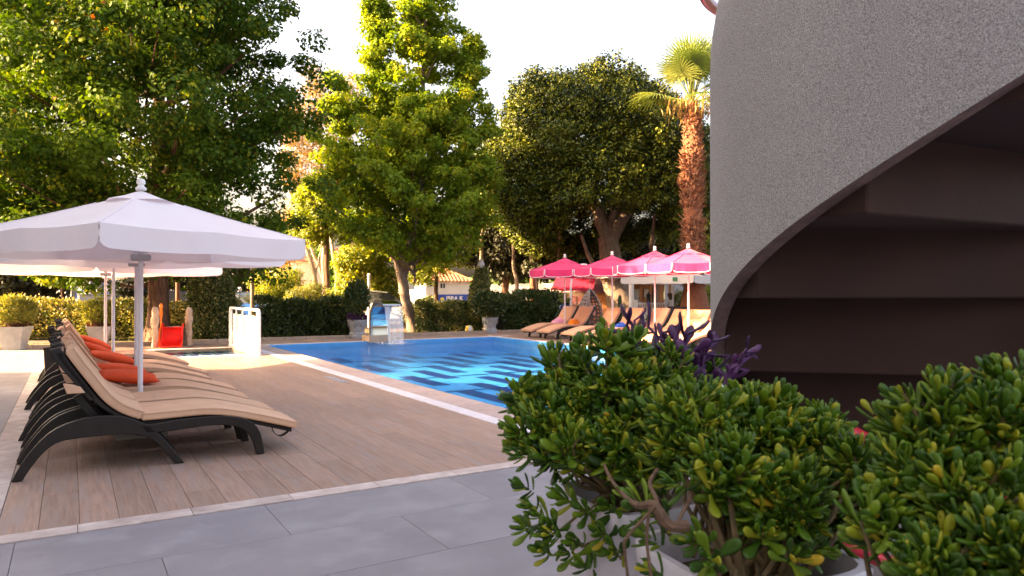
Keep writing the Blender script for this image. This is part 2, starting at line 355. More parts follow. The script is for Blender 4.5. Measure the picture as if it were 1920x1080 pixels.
# the pool: floor, walls, coping and water
PX0, PX1, PY0, PY1, PD, WL = 4.33, 11.2, 5.6, 19.2, -0.42, -0.02
def mosaic(name, ca, cb, mortar):
    m = brickmat(name, ca, cb, mortar, 0.05, 0.05, 0.004, 0.3); return m
MBLUE = mosaic("blue_mosaic", (0.022, 0.34, 0.78), (0.032, 0.41, 0.84), (0.08, 0.44, 0.76))
MNAVY = mosaic("navy_mosaic", (0.003, 0.010, 0.12), (0.005, 0.016, 0.16), (0.012, 0.03, 0.18))
pf = MB(); rect(pf, PX0, PX1, PY0, PY1, PD); pool = tag(pf.build("pool_floor", MBLUE), kind="structure")
pwm = MB(); pwm.box(PX0 - 0.1, PX0, PY0 - 0.1, PY1 + 0.1, PD - 0.1, -0.005); pwm.box(PX1, PX1 + 0.1, PY0 - 0.1, PY1 + 0.1, PD - 0.1, -0.005)
pwm.box(PX0, PX1, PY0 - 0.1, PY0, PD - 0.1, -0.005); pwm.box(PX0, PX1, PY1, PY1 + 0.1, PD - 0.1, -0.005)
tag(pwm.build("pool_wall", MBLUE), kind="structure")
blk = None
for c in range(10):
    xx = 4.72 + c * 0.68
    off = (c * 0.9) % 2.7
    yy = 5.2 + off
    while yy < PY1 - 0.5:
        l_ = 1.75; y0 = max(yy, PY0 + 0.05); y1 = min(yy + l_, PY1 - 0.15)
        if y1 - y0 > 0.4:
            q = MB(); q.box(-0.17, 0.17, -(y1 - y0) / 2, (y1 - y0) / 2, 0, 0.004); b_ = q.build("tile_block", MNAVY, pool); b_.location = (xx, (y0 + y1) / 2, PD + 0.001)
        yy += 2.7
for k in range(6):
    q = MB(); q.box(-(PX1 - PX0) / 2 + 0.05, (PX1 - PX0) / 2 - 0.05, -0.04, 0.04, 0, 0.003); b_ = q.build("tile_line", MNAVY, pool); b_.location = ((PX0 + PX1) / 2, 7.3 + k * 2.1, PD + 0.0065)
def water(name, tint, bs, strength, x0, x1, y0, y1, z, gl=1.0, dist=0.03):
    m, n, b, out = _mat(name); N, L = n.nodes, n.links; N.remove(b)
    tc = N.new("ShaderNodeTexCoord"); mp = N.new("ShaderNodeMapping"); mp.inputs["Scale"].default_value = (1, 0.8, 1); L.new(tc.outputs["Object"], mp.inputs[0])
    n1 = N.new("ShaderNodeTexNoise"); n1.inputs["Scale"].default_value = bs; n1.inputs["Detail"].default_value = 3; n1.inputs["Distortion"].default_value = 0.8; L.new(mp.outputs[0], n1.inputs["Vector"])
    n2 = N.new("ShaderNodeTexNoise"); n2.inputs["Scale"].default_value = bs * 0.3; n2.inputs["Detail"].default_value = 2; L.new(mp.outputs[0], n2.inputs["Vector"])
    ad = N.new("ShaderNodeMath"); ad.operation = 'MULTIPLY_ADD'; L.new(n1.outputs[0], ad.inputs[0]); ad.inputs[1].default_value = 0.75; n2s = N.new('ShaderNodeMath'); n2s.operation = 'MULTIPLY'; n2s.inputs[1].default_value = 0.55; L.new(n2.outputs[0], n2s.inputs[0]); L.new(n2s.outputs[0], ad.inputs[2])
    bp = N.new("ShaderNodeBump"); bp.inputs["Strength"].default_value = strength; bp.inputs["Distance"].default_value = dist; L.new(ad.outputs[0], bp.inputs["Height"])
    fz = N.new("ShaderNodeFresnel"); fz.inputs["IOR"].default_value = 1.33; L.new(bp.outputs[0], fz.inputs["Normal"])
    mg = N.new("ShaderNodeMath"); mg.operation = 'MULTIPLY'; mg.inputs[1].default_value = gl; L.new(fz.outputs[0], mg.inputs[0])
    tr = N.new("ShaderNodeBsdfTransparent"); tr.inputs[0].default_value = (*tint, 1)
    rf = N.new("ShaderNodeBsdfRefraction"); rf.inputs["IOR"].default_value = 1.03; rf.inputs["Roughness"].default_value = 0.0; rf.inputs[0].default_value = (*tint, 1); L.new(bp.outputs[0], rf.inputs["Normal"])
    mr_ = N.new("ShaderNodeMixShader"); mr_.inputs[0].default_value = 0.12; L.new(tr.outputs[0], mr_.inputs[1]); L.new(rf.outputs[0], mr_.inputs[2])
    go = N.new("ShaderNodeBsdfGlossy"); go.inputs["Roughness"].default_value = 0.02; L.new(bp.outputs[0], go.inputs["Normal"])
    ms = N.new("ShaderNodeMixShader"); L.new(mg.outputs[0], ms.inputs[0]); L.new(mr_.outputs[0], ms.inputs[1]); L.new(go.outputs[0], ms.inputs[2]); L.new(ms.outputs[0], out.inputs[0])
    g = MB(); rect(g, x0, x1, y0, y1, z); return tag(g.build(name, m), kind="structure")
water("pool_water", (0.78, 0.95, 1.0), 12.0, 0.8, PX0, PX1, PY0, PY1, WL, 0.36)
cop = tag(slab("pool_coping", [(3.71, 3.9, 4.87, 19.4), (3.9, 4.325, 4.87, 19.2), (4.33, 11.2, 19.21, 19.5), (11.21, 11.5, 5.0, 19.5), (1.2, 3.70, 16.28, 16.5), (1.2, 3.7, 18.8, 19.5), (3.9, 4.33, 19.2, 19.5), (3.4, 3.7, 16.5, 18.8), (4.33, 11.2, 4.87, 5.59)], -0.08, -0.001, GROUT), kind="structure")
y = 4.88
while y < 19.3:
    piece("white_edge_stone", 0.188, 0.597, 0.014, COPW, cop, 3.805, y + 0.3, 0.014); y += 0.60
y = 4.88
while y < 19.1:
    piece("coping_stone", 0.415, 0.447, 0.014, COPP, cop, 4.112, y + 0.225, 0.012); y += 0.45
x = 4.0
while x < 11.2:
    piece("far_edge_stone", 0.597, 0.11, 0.014, COPW, cop, x + 0.3, 19.26, 0.012); piece("coping_stone", 0.597, 0.17, 0.012, COPP, cop, x + 0.3, 19.41, 0.010); x += 0.6
y = 5.3
while y < 19.3:
    piece("white_edge_stone", 0.12, 0.597, 0.014, COPW, cop, 11.27, y + 0.3, 0.012); y += 0.6
# wading pool
tag(slab("wading_pool_floor", [(1.2, 3.4, 16.5, 18.8)], -0.35, -0.12, mosaic("pale_mosaic", (0.25, 0.55, 0.58), (0.30, 0.62, 0.64), (0.3, 0.5, 0.55))), kind="structure")
wpf = bpy.data.objects["wading_pool_floor"]
for k in range(8):
    q = MB(); q.box(-0.10, 0.10, -0.95, 0.95, 0, 0.005); b_ = q.build("tile_block", MNAVY, wpf); b_.location = (1.42 + k * 0.27, 17.65, -0.119)
water("wading_pool_water", (0.9, 0.97, 1.0), 3.0, 0.25, 1.2, 3.4, 16.5, 18.8, -0.012, 0.35)
for k in range(5):
    piece("white_edge_stone", 0.497, 0.2, 0.014, COPW, cop, 1.45 + k * 0.5, 16.39, 0.012); piece("white_edge_stone", 0.497, 0.2, 0.014, COPW, cop, 1.45 + k * 0.5, 18.92, 0.012)
for k in range(5): piece("coping_stone", 0.28, 0.447, 0.014, COPP, cop, 3.55, 16.75 + k * 0.46, 0.012)
# skimmer lid in the deck
sk = thing("skimmer_cover", "small pale metal skimmer cover set flush in the wood-look deck beside the white edge", "skimmer cover", (3.52, 10.9, 0.009))
q = MB(); q.box(-0.06, 0.06, -0.45, 0.45, 0, 0.005); q.build("lid", mat("skimmer_metal", (.36, .36, .42), None, 5, .4), sk, bevel=0.002)
for k in range(4):
    q = MB(); q.box(-0.05, 0.05, -0.012, 0.012, 0, 0.002); b_ = q.build("slot", GROUT, sk); b_.location = (0, -0.33 + 0.22 * k, 0.0052)
# soil bed kerb behind the deck
KERB = mat("kerb_stone", (0.42, 0.31, 0.23), (0.33, 0.24, 0.18), 8, 0.85, 0.4, 30, per=0.08)
kb = tag(slab("garden_kerb", [(-30, 17.5, 20.76, 20.9)], -0.06, 0.02, KERB), kind="structure")
for k in range(30): piece("kerb_block", 0.59, 0.13, 0.09, KERB, kb, -2.0 + 0.3 + k * 0.6, 20.83, 0.10, 0.008)
# short lawn strip
P = np.column_stack([rng.uniform(-4, 15, 9000), rng.uniform(20.95, 23.2, 9000), np.full(9000, -0.05)])
tag(leaves("grass", P, 0.07, leafmat("grass_blade", [(0, (0.06, 0.08, 0.015)), (1, (0.16, 0.17, 0.03))], 0.6, 0.3), dirs=np.tile([0, 0, 1.4], (9000, 1)), aspect=0.14), "short patchy grass along the foot of the hedges", "grass", kind="stuff")

# ------------------------------------------------------------------ spiral staircase
def granmat():
    m, n, b, out = _mat("grey_roughcast"); N, L = n.nodes, n.links
    tc = N.new("ShaderNodeTexCoord")
    n1 = N.new("ShaderNodeTexNoise"); n1.inputs["Scale"].default_value = 240; n1.inputs["Detail"].default_value = 3; n1.inputs["Roughness"].default_value = 0.7; L.new(tc.outputs["Object"], n1.inputs["Vector"])
    n2 = N.new("ShaderNodeTexNoise"); n2.inputs["Scale"].default_value = 2.2; n2.inputs["Detail"].default_value = 4; L.new(tc.outputs["Object"], n2.inputs["Vector"])
    rp = N.new("ShaderNodeValToRGB"); rp.color_ramp.elements[0].position = 0.36; rp.color_ramp.elements[1].position = 0.66
    rp.color_ramp.elements[0].color = (0.14, 0.14, 0.146, 1); rp.color_ramp.elements[1].color = (0.46, 0.46, 0.475, 1); L.new(n1.outputs[0], rp.inputs[0])
    mr = N.new("ShaderNodeMapRange"); mr.inputs[3].default_value = 0.85; mr.inputs[4].default_value = 1.15; L.new(n2.outputs[0], mr.inputs[0])
    hs = N.new("ShaderNodeHueSaturation"); L.new(mr.outputs[0], hs.inputs["Value"]); L.new(rp.outputs[0], hs.inputs["Color"]); L.new(hs.outputs[0], b.inputs["Base Color"])
    bp = N.new("ShaderNodeBump"); bp.inputs["Strength"].default_value = 0.7; bp.inputs["Distance"].default_value = 0.0018; L.new(n1.outputs[0], bp.inputs["Height"]); L.new(bp.outputs[0], b.inputs["Normal"])
    b.inputs["Roughness"].default_value = 0.95; return m
GRAN = granmat()
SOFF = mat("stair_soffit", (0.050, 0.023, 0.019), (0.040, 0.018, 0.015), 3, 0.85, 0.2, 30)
LIP = mat("parapet_edge", (0.22, 0.14, 0.13), (0.14, 0.09, 0.085), 20, 0.9, 0.4, 60)
stc = thing("spiral_staircase", "grey roughcast spiral staircase with curved parapet and dark stepped underside", "staircase", fr(2.32, 2.75))
SR = 1.5
ZT = [(40, 0.0), (80, 0.16), (110, 0.42), (135, 0.70), (150, 0.90), (160, 1.07), (165, 1.155), (171, 1.255), (177, 1.335), (184.5, 1.41), (192, 1.48), (199.5, 1.57), (207, 1.68), (213, 1.755), (218, 1.82), (223.5, 1.862), (240, 2.03), (270, 2.36), (300, 2.7)]
_zf = np.polyfit([a for a, _ in ZT if 150 <= a <= 224], [b for a, b in ZT if 150 <= a <= 224], 3)
def zlow(p):
    if p < 155: return float(np.interp(p, [40, 80, 110, 135, 155], [0.0, 0.16, 0.42, 0.70, np.polyval(_zf, 155)]))
    if p > 224: return float(np.polyval(_zf, 224) + (p - 224) * 0.0105)
    return float(np.polyval(_zf, p))
def pol(p, r, z):
    q = fr(r * math.cos(R(p)), r * math.sin(R(p))); return (q.x, q.y, z)
par = MB(); soft = MB(); ang = np.arange(58, 300.1, 1.5); nz = 14; vs = []; idx = {}
def prow(p, r_out):
    zb = zlow(p); zt = zb + 1.95 if p > 150 else zb + 0.95 + (p - 58) / 92 * 1.0
    out = []
    for k in range(nz + 1):
        z = zb + (zt - zb) * k / nz
        rr = r_out - 0.35 * max(0.0, min(z, 3.1) - 2.3) ** 2
        out.append(pol(p, rr, z))
    return out
rows_o = [prow(p, SR) for p in ang]; rows_i = [prow(p, SR - 0.06) for p in ang]
n = nz + 1
for rows, flip in ((rows_o, 0), (rows_i, 1)):
    V = [v for rw in rows for v in rw]; F = [(i * n + k, (i + 1) * n + k, (i + 1) * n + k + 1, i * n + k + 1) for i in range(len(rows) - 1) for k in range(nz)]
    (par if not flip else soft).add(V, F)
po = par.build("parapet_face", GRAN, stc, smooth=True)
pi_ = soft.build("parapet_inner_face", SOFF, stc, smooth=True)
lip = MB()
for kk in (0, nz):
    V = []; 
    for a_, b_ in zip(rows_o, rows_i): V += [a_[kk], b_[kk]]
    lip.add(V, [(2 * i, 2 * i + 1, 2 * i + 3, 2 * i + 2) for i in range(len(rows_o) - 1)])
V = [rows_o[0][k] for k in range(n)] + [rows_i[0][k] for k in range(n)]; lip.add(V, [(k, k + 1, n + k + 1, n + k) for k in range(nz)])
lip.build("parapet_edge", LIP, stc, smooth=False)
# steps, each a wedge seen from below
SA_, SH = 21.0, 0.243
p0 = 38.0; k = 0
while p0 < 285:
    zc = zlow(p0 + 10) + 0.05; zt = zlow(p0 + 10 + SA_) + 0.13
    q = MB(); aa = np.linspace(p0, p0 + SA_ + 1.2, 6); V = []
    for z in (zc, zt + 0.03):
        for a_ in aa: V += [pol(a_, 0.20, z), pol(a_, SR - 0.062, z)]
    m_ = 12; F = []
    for i in range(5):
        F += [(2 * i, 2 * i + 1, 2 * i + 3, 2 * i + 2), (m_ + 2 * i, m_ + 2 * i + 2, m_ + 2 * i + 3, m_ + 2 * i + 1), (2 * i, 2 * i + 2, m_ + 2 * i + 2, m_ + 2 * i), (2 * i + 1, m_ + 2 * i + 1, m_ + 2 * i + 3, 2 * i + 3)]
    F += [(0, m_, m_ + 1, 1), (10, 11, m_ + 11, m_ + 10)]
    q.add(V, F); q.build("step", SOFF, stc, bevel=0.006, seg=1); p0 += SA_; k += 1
q = MB(); q.lathe([(0.22, -0.05), (0.22, 4.5)], 20); q.build("newel_column", SOFF, stc, smooth=True)
REDT = mat("red_tube_paint", (0.60, 0.03, 0.05), (0.5, 0.025, 0.04), 5, 0.4, coat=0.3)
q = MB(); q.tube([pol(a_, SR - 0.065, zlow(a_) + 1.95 + 0.10 - 0.0) for a_ in np.arange(152, 300, 6)], 0.025, 10); q.build("handrail", REDT, stc, smooth=True)
q = MB(); q.tube([pol(a_, SR + 0.03, 2.72 + (160 - a_) * 0.004) for a_ in np.arange(130, 168, 3)] + [pol(168, SR + 0.02, 2.9), pol(170, SR, 3.1)], 0.026, 10); q.build("outer_handrail", REDT, stc, smooth=True)
for a_ in (160, 190, 220, 250, 280):
    q = MB(); b0 = pol(a_, SR - 0.09, zlow(a_) + 1.9); b1 = pol(a_, SR - 0.065, zlow(a_) + 2.05); q.tube([b0, b1], 0.012, 8); q.build("handrail_bracket", REDT, stc, smooth=True)
# red tube railing low behind the planters
rr_ = thing("red_tube_railing", "glossy red tube railing showing between the planted pots below the stairs", "railing", (0, 0, 0))
pts = rs([tuple(at(1560, 2.35, 0.93)), tuple(at(1640, 2.3, 0.865)), tuple(at(1700, 2.25, 0.86)), tuple(at(1900, 2.0, 0.80))], 14)
q = MB(); q.tube(pts, 0.024, 12); q.build("rail", REDT, rr_, smooth=True)
pts = rs([tuple(at(1540, 2.2, 0.62)), tuple(at(1640, 2.1, 0.575)), tuple(at(1760, 2.0, 0.55)), tuple(at(1900, 1.9, 0.52))], 14)
q = MB(); q.tube(pts, 0.022, 12); q.build("rail", REDT, rr_, smooth=True)
for px, d, z in ((1570, 2.32, 0.92), (1890, 2.02, 0.80)):
    q = MB(); p = at(px, d); q.tube([(p.x, p.y, -0.0), (p.x, p.y, z)], 0.02, 10); q.build("post", REDT, rr_, smooth=True)

# ------------------------------------------------------------------ sun loungers
def make_lounger(name, label, group, flip=False):
    t = thing(name, label, "sun lounger", (0, 0, 0), 0, group); Wd = 0.66
    ao = rs([(-.353, 0), (-.288, .133), (-.172, .285), (-.063, .365), (.093, .412), (.254, .418), (.396, .386), (.53, .305), (.629, .198), (.718, .076), (.772, 0)], 24)
    ai = rs([(-.288, 0), (-.214, .123), (-.12, .225), (-.03, .262), (.13, .270), (.27, .270), (.40, .262), (.50, .235), (.585, .165), (.655, .07), (.699, 0)], 24)
    fo = rs([(.46, .325), (.6, .33), (.72, .345), (.98, .347), (1.15, .328), (1.26, .290), (1.33, .22), (1.365, .12), (1.385, 0)], 20)
    fi = rs([(.50, .262), (.62, .258), (.78, .266), (.95, .275), (1.07, .268), (1.18, .238), (1.25, .185), (1.295, .1), (1.318, 0)], 20)
    for y0 in (0.0, Wd - 0.05):
        q = MB(); q.strip(ao, ai, y0, y0 + 0.05); q.strip(fo, fi, y0, y0 + 0.05); q.build("side_frame", RATTAN, t, bevel=0.006, seg=1)
    bb = rs([(-.095, .905), (-.06, .84), (.06, .66), (.17, .515), (.28, .42), (.42, .345)], 16)
    bt = rs([(-.03, .93), (.005, .86), (.10, .71), (.21, .55), (.32, .45), (.46, .375)], 16)
    q = MB(); q.strip([(x - .005, z - .005) for x, z in bb], [(x - .018, z - .012) for x, z in bt], 0.03, Wd - 0.03); q.build("backrest_frame", RATTAN, t, bevel=0.008, seg=1)
    for y0 in (0.03, Wd - 0.07):
        q = MB(); q.strip([(-.135, .925), (-.10, .85), (.02, .68), (.13, .53)], [(-.06, .945), (-.035, .86), (.07, .70), (.17, .55)], y0, y0 + 0.04); q.build("backrest_rail", RATTAN, t, bevel=0.006, seg=1)
    q = MB(); q.strip([(.02, .56), (.10, .43), (.2, .3)], [(.07, .585), (.16, .45), (.26, .31)], 0.12, 0.16); q.build("prop_strut", RATTAN, t, bevel=0.004, seg=1); q = MB(); q.strip([(.02, .56), (.10, .43), (.2, .3)], [(.07, .585), (.16, .45), (.26, .31)], Wd - .16, Wd - .12); q.build("prop_strut", RATTAN, t, bevel=0.004, seg=1)
    st = rs([(.44, .34), (.72, .350), (.98, .349), (1.25, .292), (1.62, .178)], 18)
    sb = [(x, z - 0.03) for x, z in st]
    q = MB(); q.strip(st, sb, 0.052, Wd - 0.052); q.build("seat_panel", RATTAN, t, bevel=0.004, seg=1)
    q = MB(); q.box(-0.02, 0.48, 0.052, Wd - 0.052, 0.275, 0.30); q.build("under_panel", RATTAN, t)
    # back cushion and seat cushion, one pad each, soft edges
    def pad(nm, low, thick, n, lump):
        lo = rs(low, n); up = []
        for i, (x, z) in enumerate(lo):
            a = lo[max(i - 1, 0)]; b = lo[min(i + 1, n - 1)]; tx, tz = b[0] - a[0], b[1] - a[1]; l_ = math.hypot(tx, tz)
            up.append((x - tz / l_ * thick * -1 * -1, z + tx / l_ * thick))
        q = MB(); ny = 9; V = []; 
        ys = [0.015 + (Wd - 0.03) * j / (ny - 1) for j in range(ny)]
        for i in range(n):
            for j, yy in enumerate(ys):
                e = min(j, ny - 1 - j) / ((ny - 1) / 2); puff = lump * (1 - (1 - e) ** 4)
                ux, uz = up[i][0] - lo[i][0], up[i][1] - lo[i][1]
                wv = 0.0035 * math.sin(i * 2.1 + j * 1.3) + 0.003 * math.sin(i * 0.9 + 2.7 * j)
                V.append((lo[i][0] + ux * (1 + puff) + 0 * wv, yy, lo[i][1] + uz * (1 + puff) + wv * e))
        for i in range(n):
            for yy in ys: V.append((lo[i][0], yy, lo[i][1]))
        F = []; o_ = n * ny
        for i in range(n - 1):
            for j in range(ny - 1):
                F += [(i * ny + j, i * ny + j + 1, (i + 1) * ny + j + 1, (i + 1) * ny + j), (o_ + i * ny + j, o_ + (i + 1) * ny + j, o_ + (i + 1) * ny + j + 1, o_ + i * ny + j + 1)]
            F += [(i * ny, (i + 1) * ny, o_ + (i + 1) * ny, o_ + i * ny), (i * ny + ny - 1, o_ + i * ny + ny - 1, o_ + (i + 1) * ny + ny - 1, (i + 1) * ny + ny - 1)]
        for j in range(ny - 1): F += [(j, o_ + j, o_ + j + 1, j + 1), ((n - 1) * ny + j, (n - 1) * ny + j + 1, o_ + (n - 1) * ny + j + 1, o_ + (n - 1) * ny + j)]
        q.add(V, F); pd = q.build(nm, BEIGE, t, smooth=True, bevel=0.010, seg=2)
        for j in (0, ny - 1):
            q = MB(); q.tube([(V[i * ny + j][0], ys[j], V[i * ny + j][2] - .004) for i in range(0, n)], 0.0045, 5); q.build("seam_piping", mat("seam_canvas", (0.64, 0.39, 0.26)), pd, smooth=True)
        return pd
    pad("back_cushion", [(-.035, .905), (.03, .80), (.12, .665), (.22, .525), (.33, .43), (.465, .365)], 0.064, 22, 0.10)
    pad("seat_cushion", [(.468, .357), (.60, .357), (.72, .360), (.98, .357), (1.25, .300), (1.645, .182)], 0.055, 26, 0.12)
    q = MB(); q.strip([(-.045, .675), (.01, .665), (.065, .645)], [(-.02, .60), (.04, .60), (.095, .60)], 0.0, 0.07); q.build("cushion_flap", BEIGE, t, bevel=0.004, seg=1)
    sp = rs([(1.45, .235), (1.475, .16), (1.53, .125), (1.585, .15), (1.625, .19)], 10); q = MB(); q.strip(sp, [(x, z - 0.006) for x, z in sp], 0.05, 0.10); q.build("foot_strap", RATTAN, t)
    return t
W0 = make_lounger("sun_lounger", "beige cushioned dark lounger nearest the grey paving, its whole curved side frame in view", "beige loungers in the row under the white parasols")
rowspots = [(0.00, 6.17, 0.0, None),
    (-0.01, 6.90, 0.4, "beige lounger without pillows squeezed right beside the nearest one, its side hidden"),
    (-0.05, 7.85, -1.2, "beige lounger with the larger orange pillow just behind the nearest white pole"),
    (-0.02, 8.60, 0.8, "beige lounger with the duller orange pillow tucked behind the larger pillow's lounger"),
    (-0.10, 9.92, 1.2, "beige lounger with one pointed orange pillow, just beyond the second white pole"),
    (-0.03, 10.64, -0.7, "beige lounger right behind the one with the pointed orange pillow"),
    (-0.06, 12.30, -0.6, "beige lounger beyond the third white pole with an orange pillow, second farthest of the row"),
    (-0.08, 13.00, 0.0, "farthest beige lounger of the row, its foot end near the wading pool")]
LG = [W0]
for i, (x, y, rz, lb) in enumerate(rowspots):
    o = W0 if i == 0 else copy_tree(W0)
    o.location = (x, y, 0.012); o.rotation_euler = (0, 0, R(rz))
    if lb: o["label"] = lb
right = [(13.46, 18.62, 0, "beige lounger with a pink and white towel, at the far end of the poolside row"),
    (13.40, 17.72, 2, "beige lounger holding an orange towel, second from the far end across the pool"),
    (13.36, 16.30, -2, "beige lounger with a magenta towel behind the tall purple leaves"),
    (13.34, 15.42, 3, "beige lounger with a folded blue towel beside the third pink parasol pole"),
    (13.9, 14.95, 0, "shaded beige backrest peeping out behind the lounger with the blue towel"),
    (13.40, 13.62, 0, "sunlit lounger right of the dark screen, left one of the close bright pair"),
    (13.36, 12.96, 0, "sunlit lounger of the bright pair nearer the grey staircase wall, right one"),
    (13.20, 12.10, 0, "bright lounger half cut off by the edge of the grey staircase wall")]
for x, y, rz, lb in right:
    o = copy_tree(W0); o.location = (x, y, 0.01); o.rotation_euler = (0, 0, R(180 + rz)); o["label"] = lb; o["group"] = "beige loungers across the pool under the pink parasols"

# pillows and towels
def pillow(name, label, group, m, L, Wt, T, loc, rx, ry, rz):
    q = MB(); n = 14; V = []
    for s_ in (1, -1):
        for i in range(n + 1):
            for j in range(n + 1):
                u, v = i / n * 2 - 1, j / n * 2 - 1
                e = max(0.0, (1 - u ** 2)) ** 0.45 * max(0.0, (1 - v ** 2)) ** 0.45
                pin = 1 - 0.10 * (1 - u * u) * 0 - 0.07 * (1 - abs(u)) * abs(v) - 0.0
                pin2 = 1 - 0.07 * (1 - abs(v)) * abs(u)
                V.append((u * L / 2 * pin2, v * Wt / 2 * pin, s_ * T / 2 * e + 0.004 * math.sin(5 * u + 3 * v) * e))
    F = []; st = (n + 1) ** 2
    for i in range(n):
        for j in range(n):
            a = i * (n + 1) + j; F += [(a, a + n + 1, a + n + 2, a + 1), (st + a, st + a + 1, st + a + n + 2, st + a + n + 1)]
    q.add(V, F); me_o = q.build(name, m, None, smooth=True)
    bm = bmesh.new(); bm.from_mesh(me_o.data); bmesh.ops.remove_doubles(bm, verts=bm.verts, dist=0.0015); bmesh.ops.recalc_face_normals(bm, faces=bm.faces); bm.to_mesh(me_o.data); bm.free()
    me_o.location = loc; me_o.rotation_euler = (R(rx), R(ry), R(rz)); return tag(me_o, label, "pillow" if "pillow" in name else "towel", group)
PG = "orange pillows on the loungers"
pillow("pillow", "large bright orange pillow lying flat just behind the nearest white pole", PG, ORANGE, 0.54, 0.42, 0.12, (0.50, 8.12, 0.52), 4, 8, 2)
pillow("pillow", "duller orange pillow lying behind the large bright one by the nearest pole", PG, ORANGE, 0.54, 0.42, 0.11, (0.46, 8.86, 0.53), 0, 10, -3)
pillow("pillow", "orange pillow with its point towards the pool, behind the second pole", PG, ORANGE, 0.54, 0.42, 0.12, (0.46, 10.18, 0.55), 3, 16, 4)
pillow("pillow", "orange pillow mostly hidden against a backrest, third pole touching its tip", PG, ORANGE, 0.50, 0.42, 0.11, (0.33, 10.92, 0.60), 0, 26, 0)
pillow("pillow", "farthest orange pillow, a thin strip leaning on a backrest by the third and fourth poles", PG, ORANGE, 0.50, 0.42, 0.11, (0.33, 12.62, 0.60), 0, 26, 0)
def towel(label, m, loc, L=0.34, Wd=0.3, T=0.17, rz=0.0):
    q = MB(); n = 14; V = []
    for i in range(n + 1):
        for j in range(n + 1):
            u, v = i / n * 2 - 1, j / n * 2 - 1; r_ = min(1, math.hypot(u, v))
            z = T * max(0, 1 - r_ ** 2) ** 0.5 * (0.75 + 0.25 * math.sin(5 * u + 2 * v + L * 30)) + 0.015 * math.sin(9 * v + 4 * u)
            V.append((u * L / 2 * (1 + 0.08 * math.sin(7 * v)), v * Wd / 2, max(z, 0.0)))
    q.add(V, [(i * (n + 1) + j, (i + 1) * (n + 1) + j, (i + 1) * (n + 1) + j + 1, i * (n + 1) + j + 1) for i in range(n) for j in range(n)])
    q.add([(-L / 2, -Wd / 2, 0), (L / 2, -Wd / 2, 0), (L / 2, Wd / 2, 0), (-L / 2, Wd / 2, 0)], [(0, 3, 2, 1)])
    o = q.build("towel", m, None, smooth=True); o.location = loc; o.rotation_euler = (0, 0, R(rz)); return tag(o, label, "towel", "towels left on the far loungers")
towel("crumpled pink and white towel on the farthest lounger across the pool", mat("pink_towel", (0.80, 0.55, 0.66), (0.75, 0.20, 0.48), 26, 0.95, 0.5, 60), (12.95, 18.25, 0.41), 0.42, 0.4, 0.2)
towel("bunched plain orange towel on the second lounger across the pool", mat("orange_towel", (0.80, 0.25, 0.02), (0.7, 0.2, 0.02), 12, 0.95, 0.5, 60), (12.86, 17.28, 0.41), 0.36, 0.3, 0.19)
towel("small white and orange striped towel beside the plain orange one", mat("striped_towel", (0.80, 0.66, 0.60), (0.75, 0.22, 0.08), 20, 0.95, 0.5, 60, stretch=(1, 4, 1)), (12.95, 17.53, 0.43), 0.25, 0.24, 0.15)
towel("magenta towel heaped on a lounger behind the purple leaves", mat("magenta_towel", (0.75, 0.04, 0.28), (0.6, 0.03, 0.22), 12, 0.95, 0.5, 60), (12.85, 15.9, 0.41), 0.38, 0.34, 0.18)
towel("folded bright blue towel on the lounger by the third pink parasol pole", mat("blue_towel", (0.03, 0.13, 0.62), (0.02, 0.10, 0.5), 12, 0.95, 0.5, 60), (12.82, 15.1, 0.41), 0.42, 0.36, 0.15)

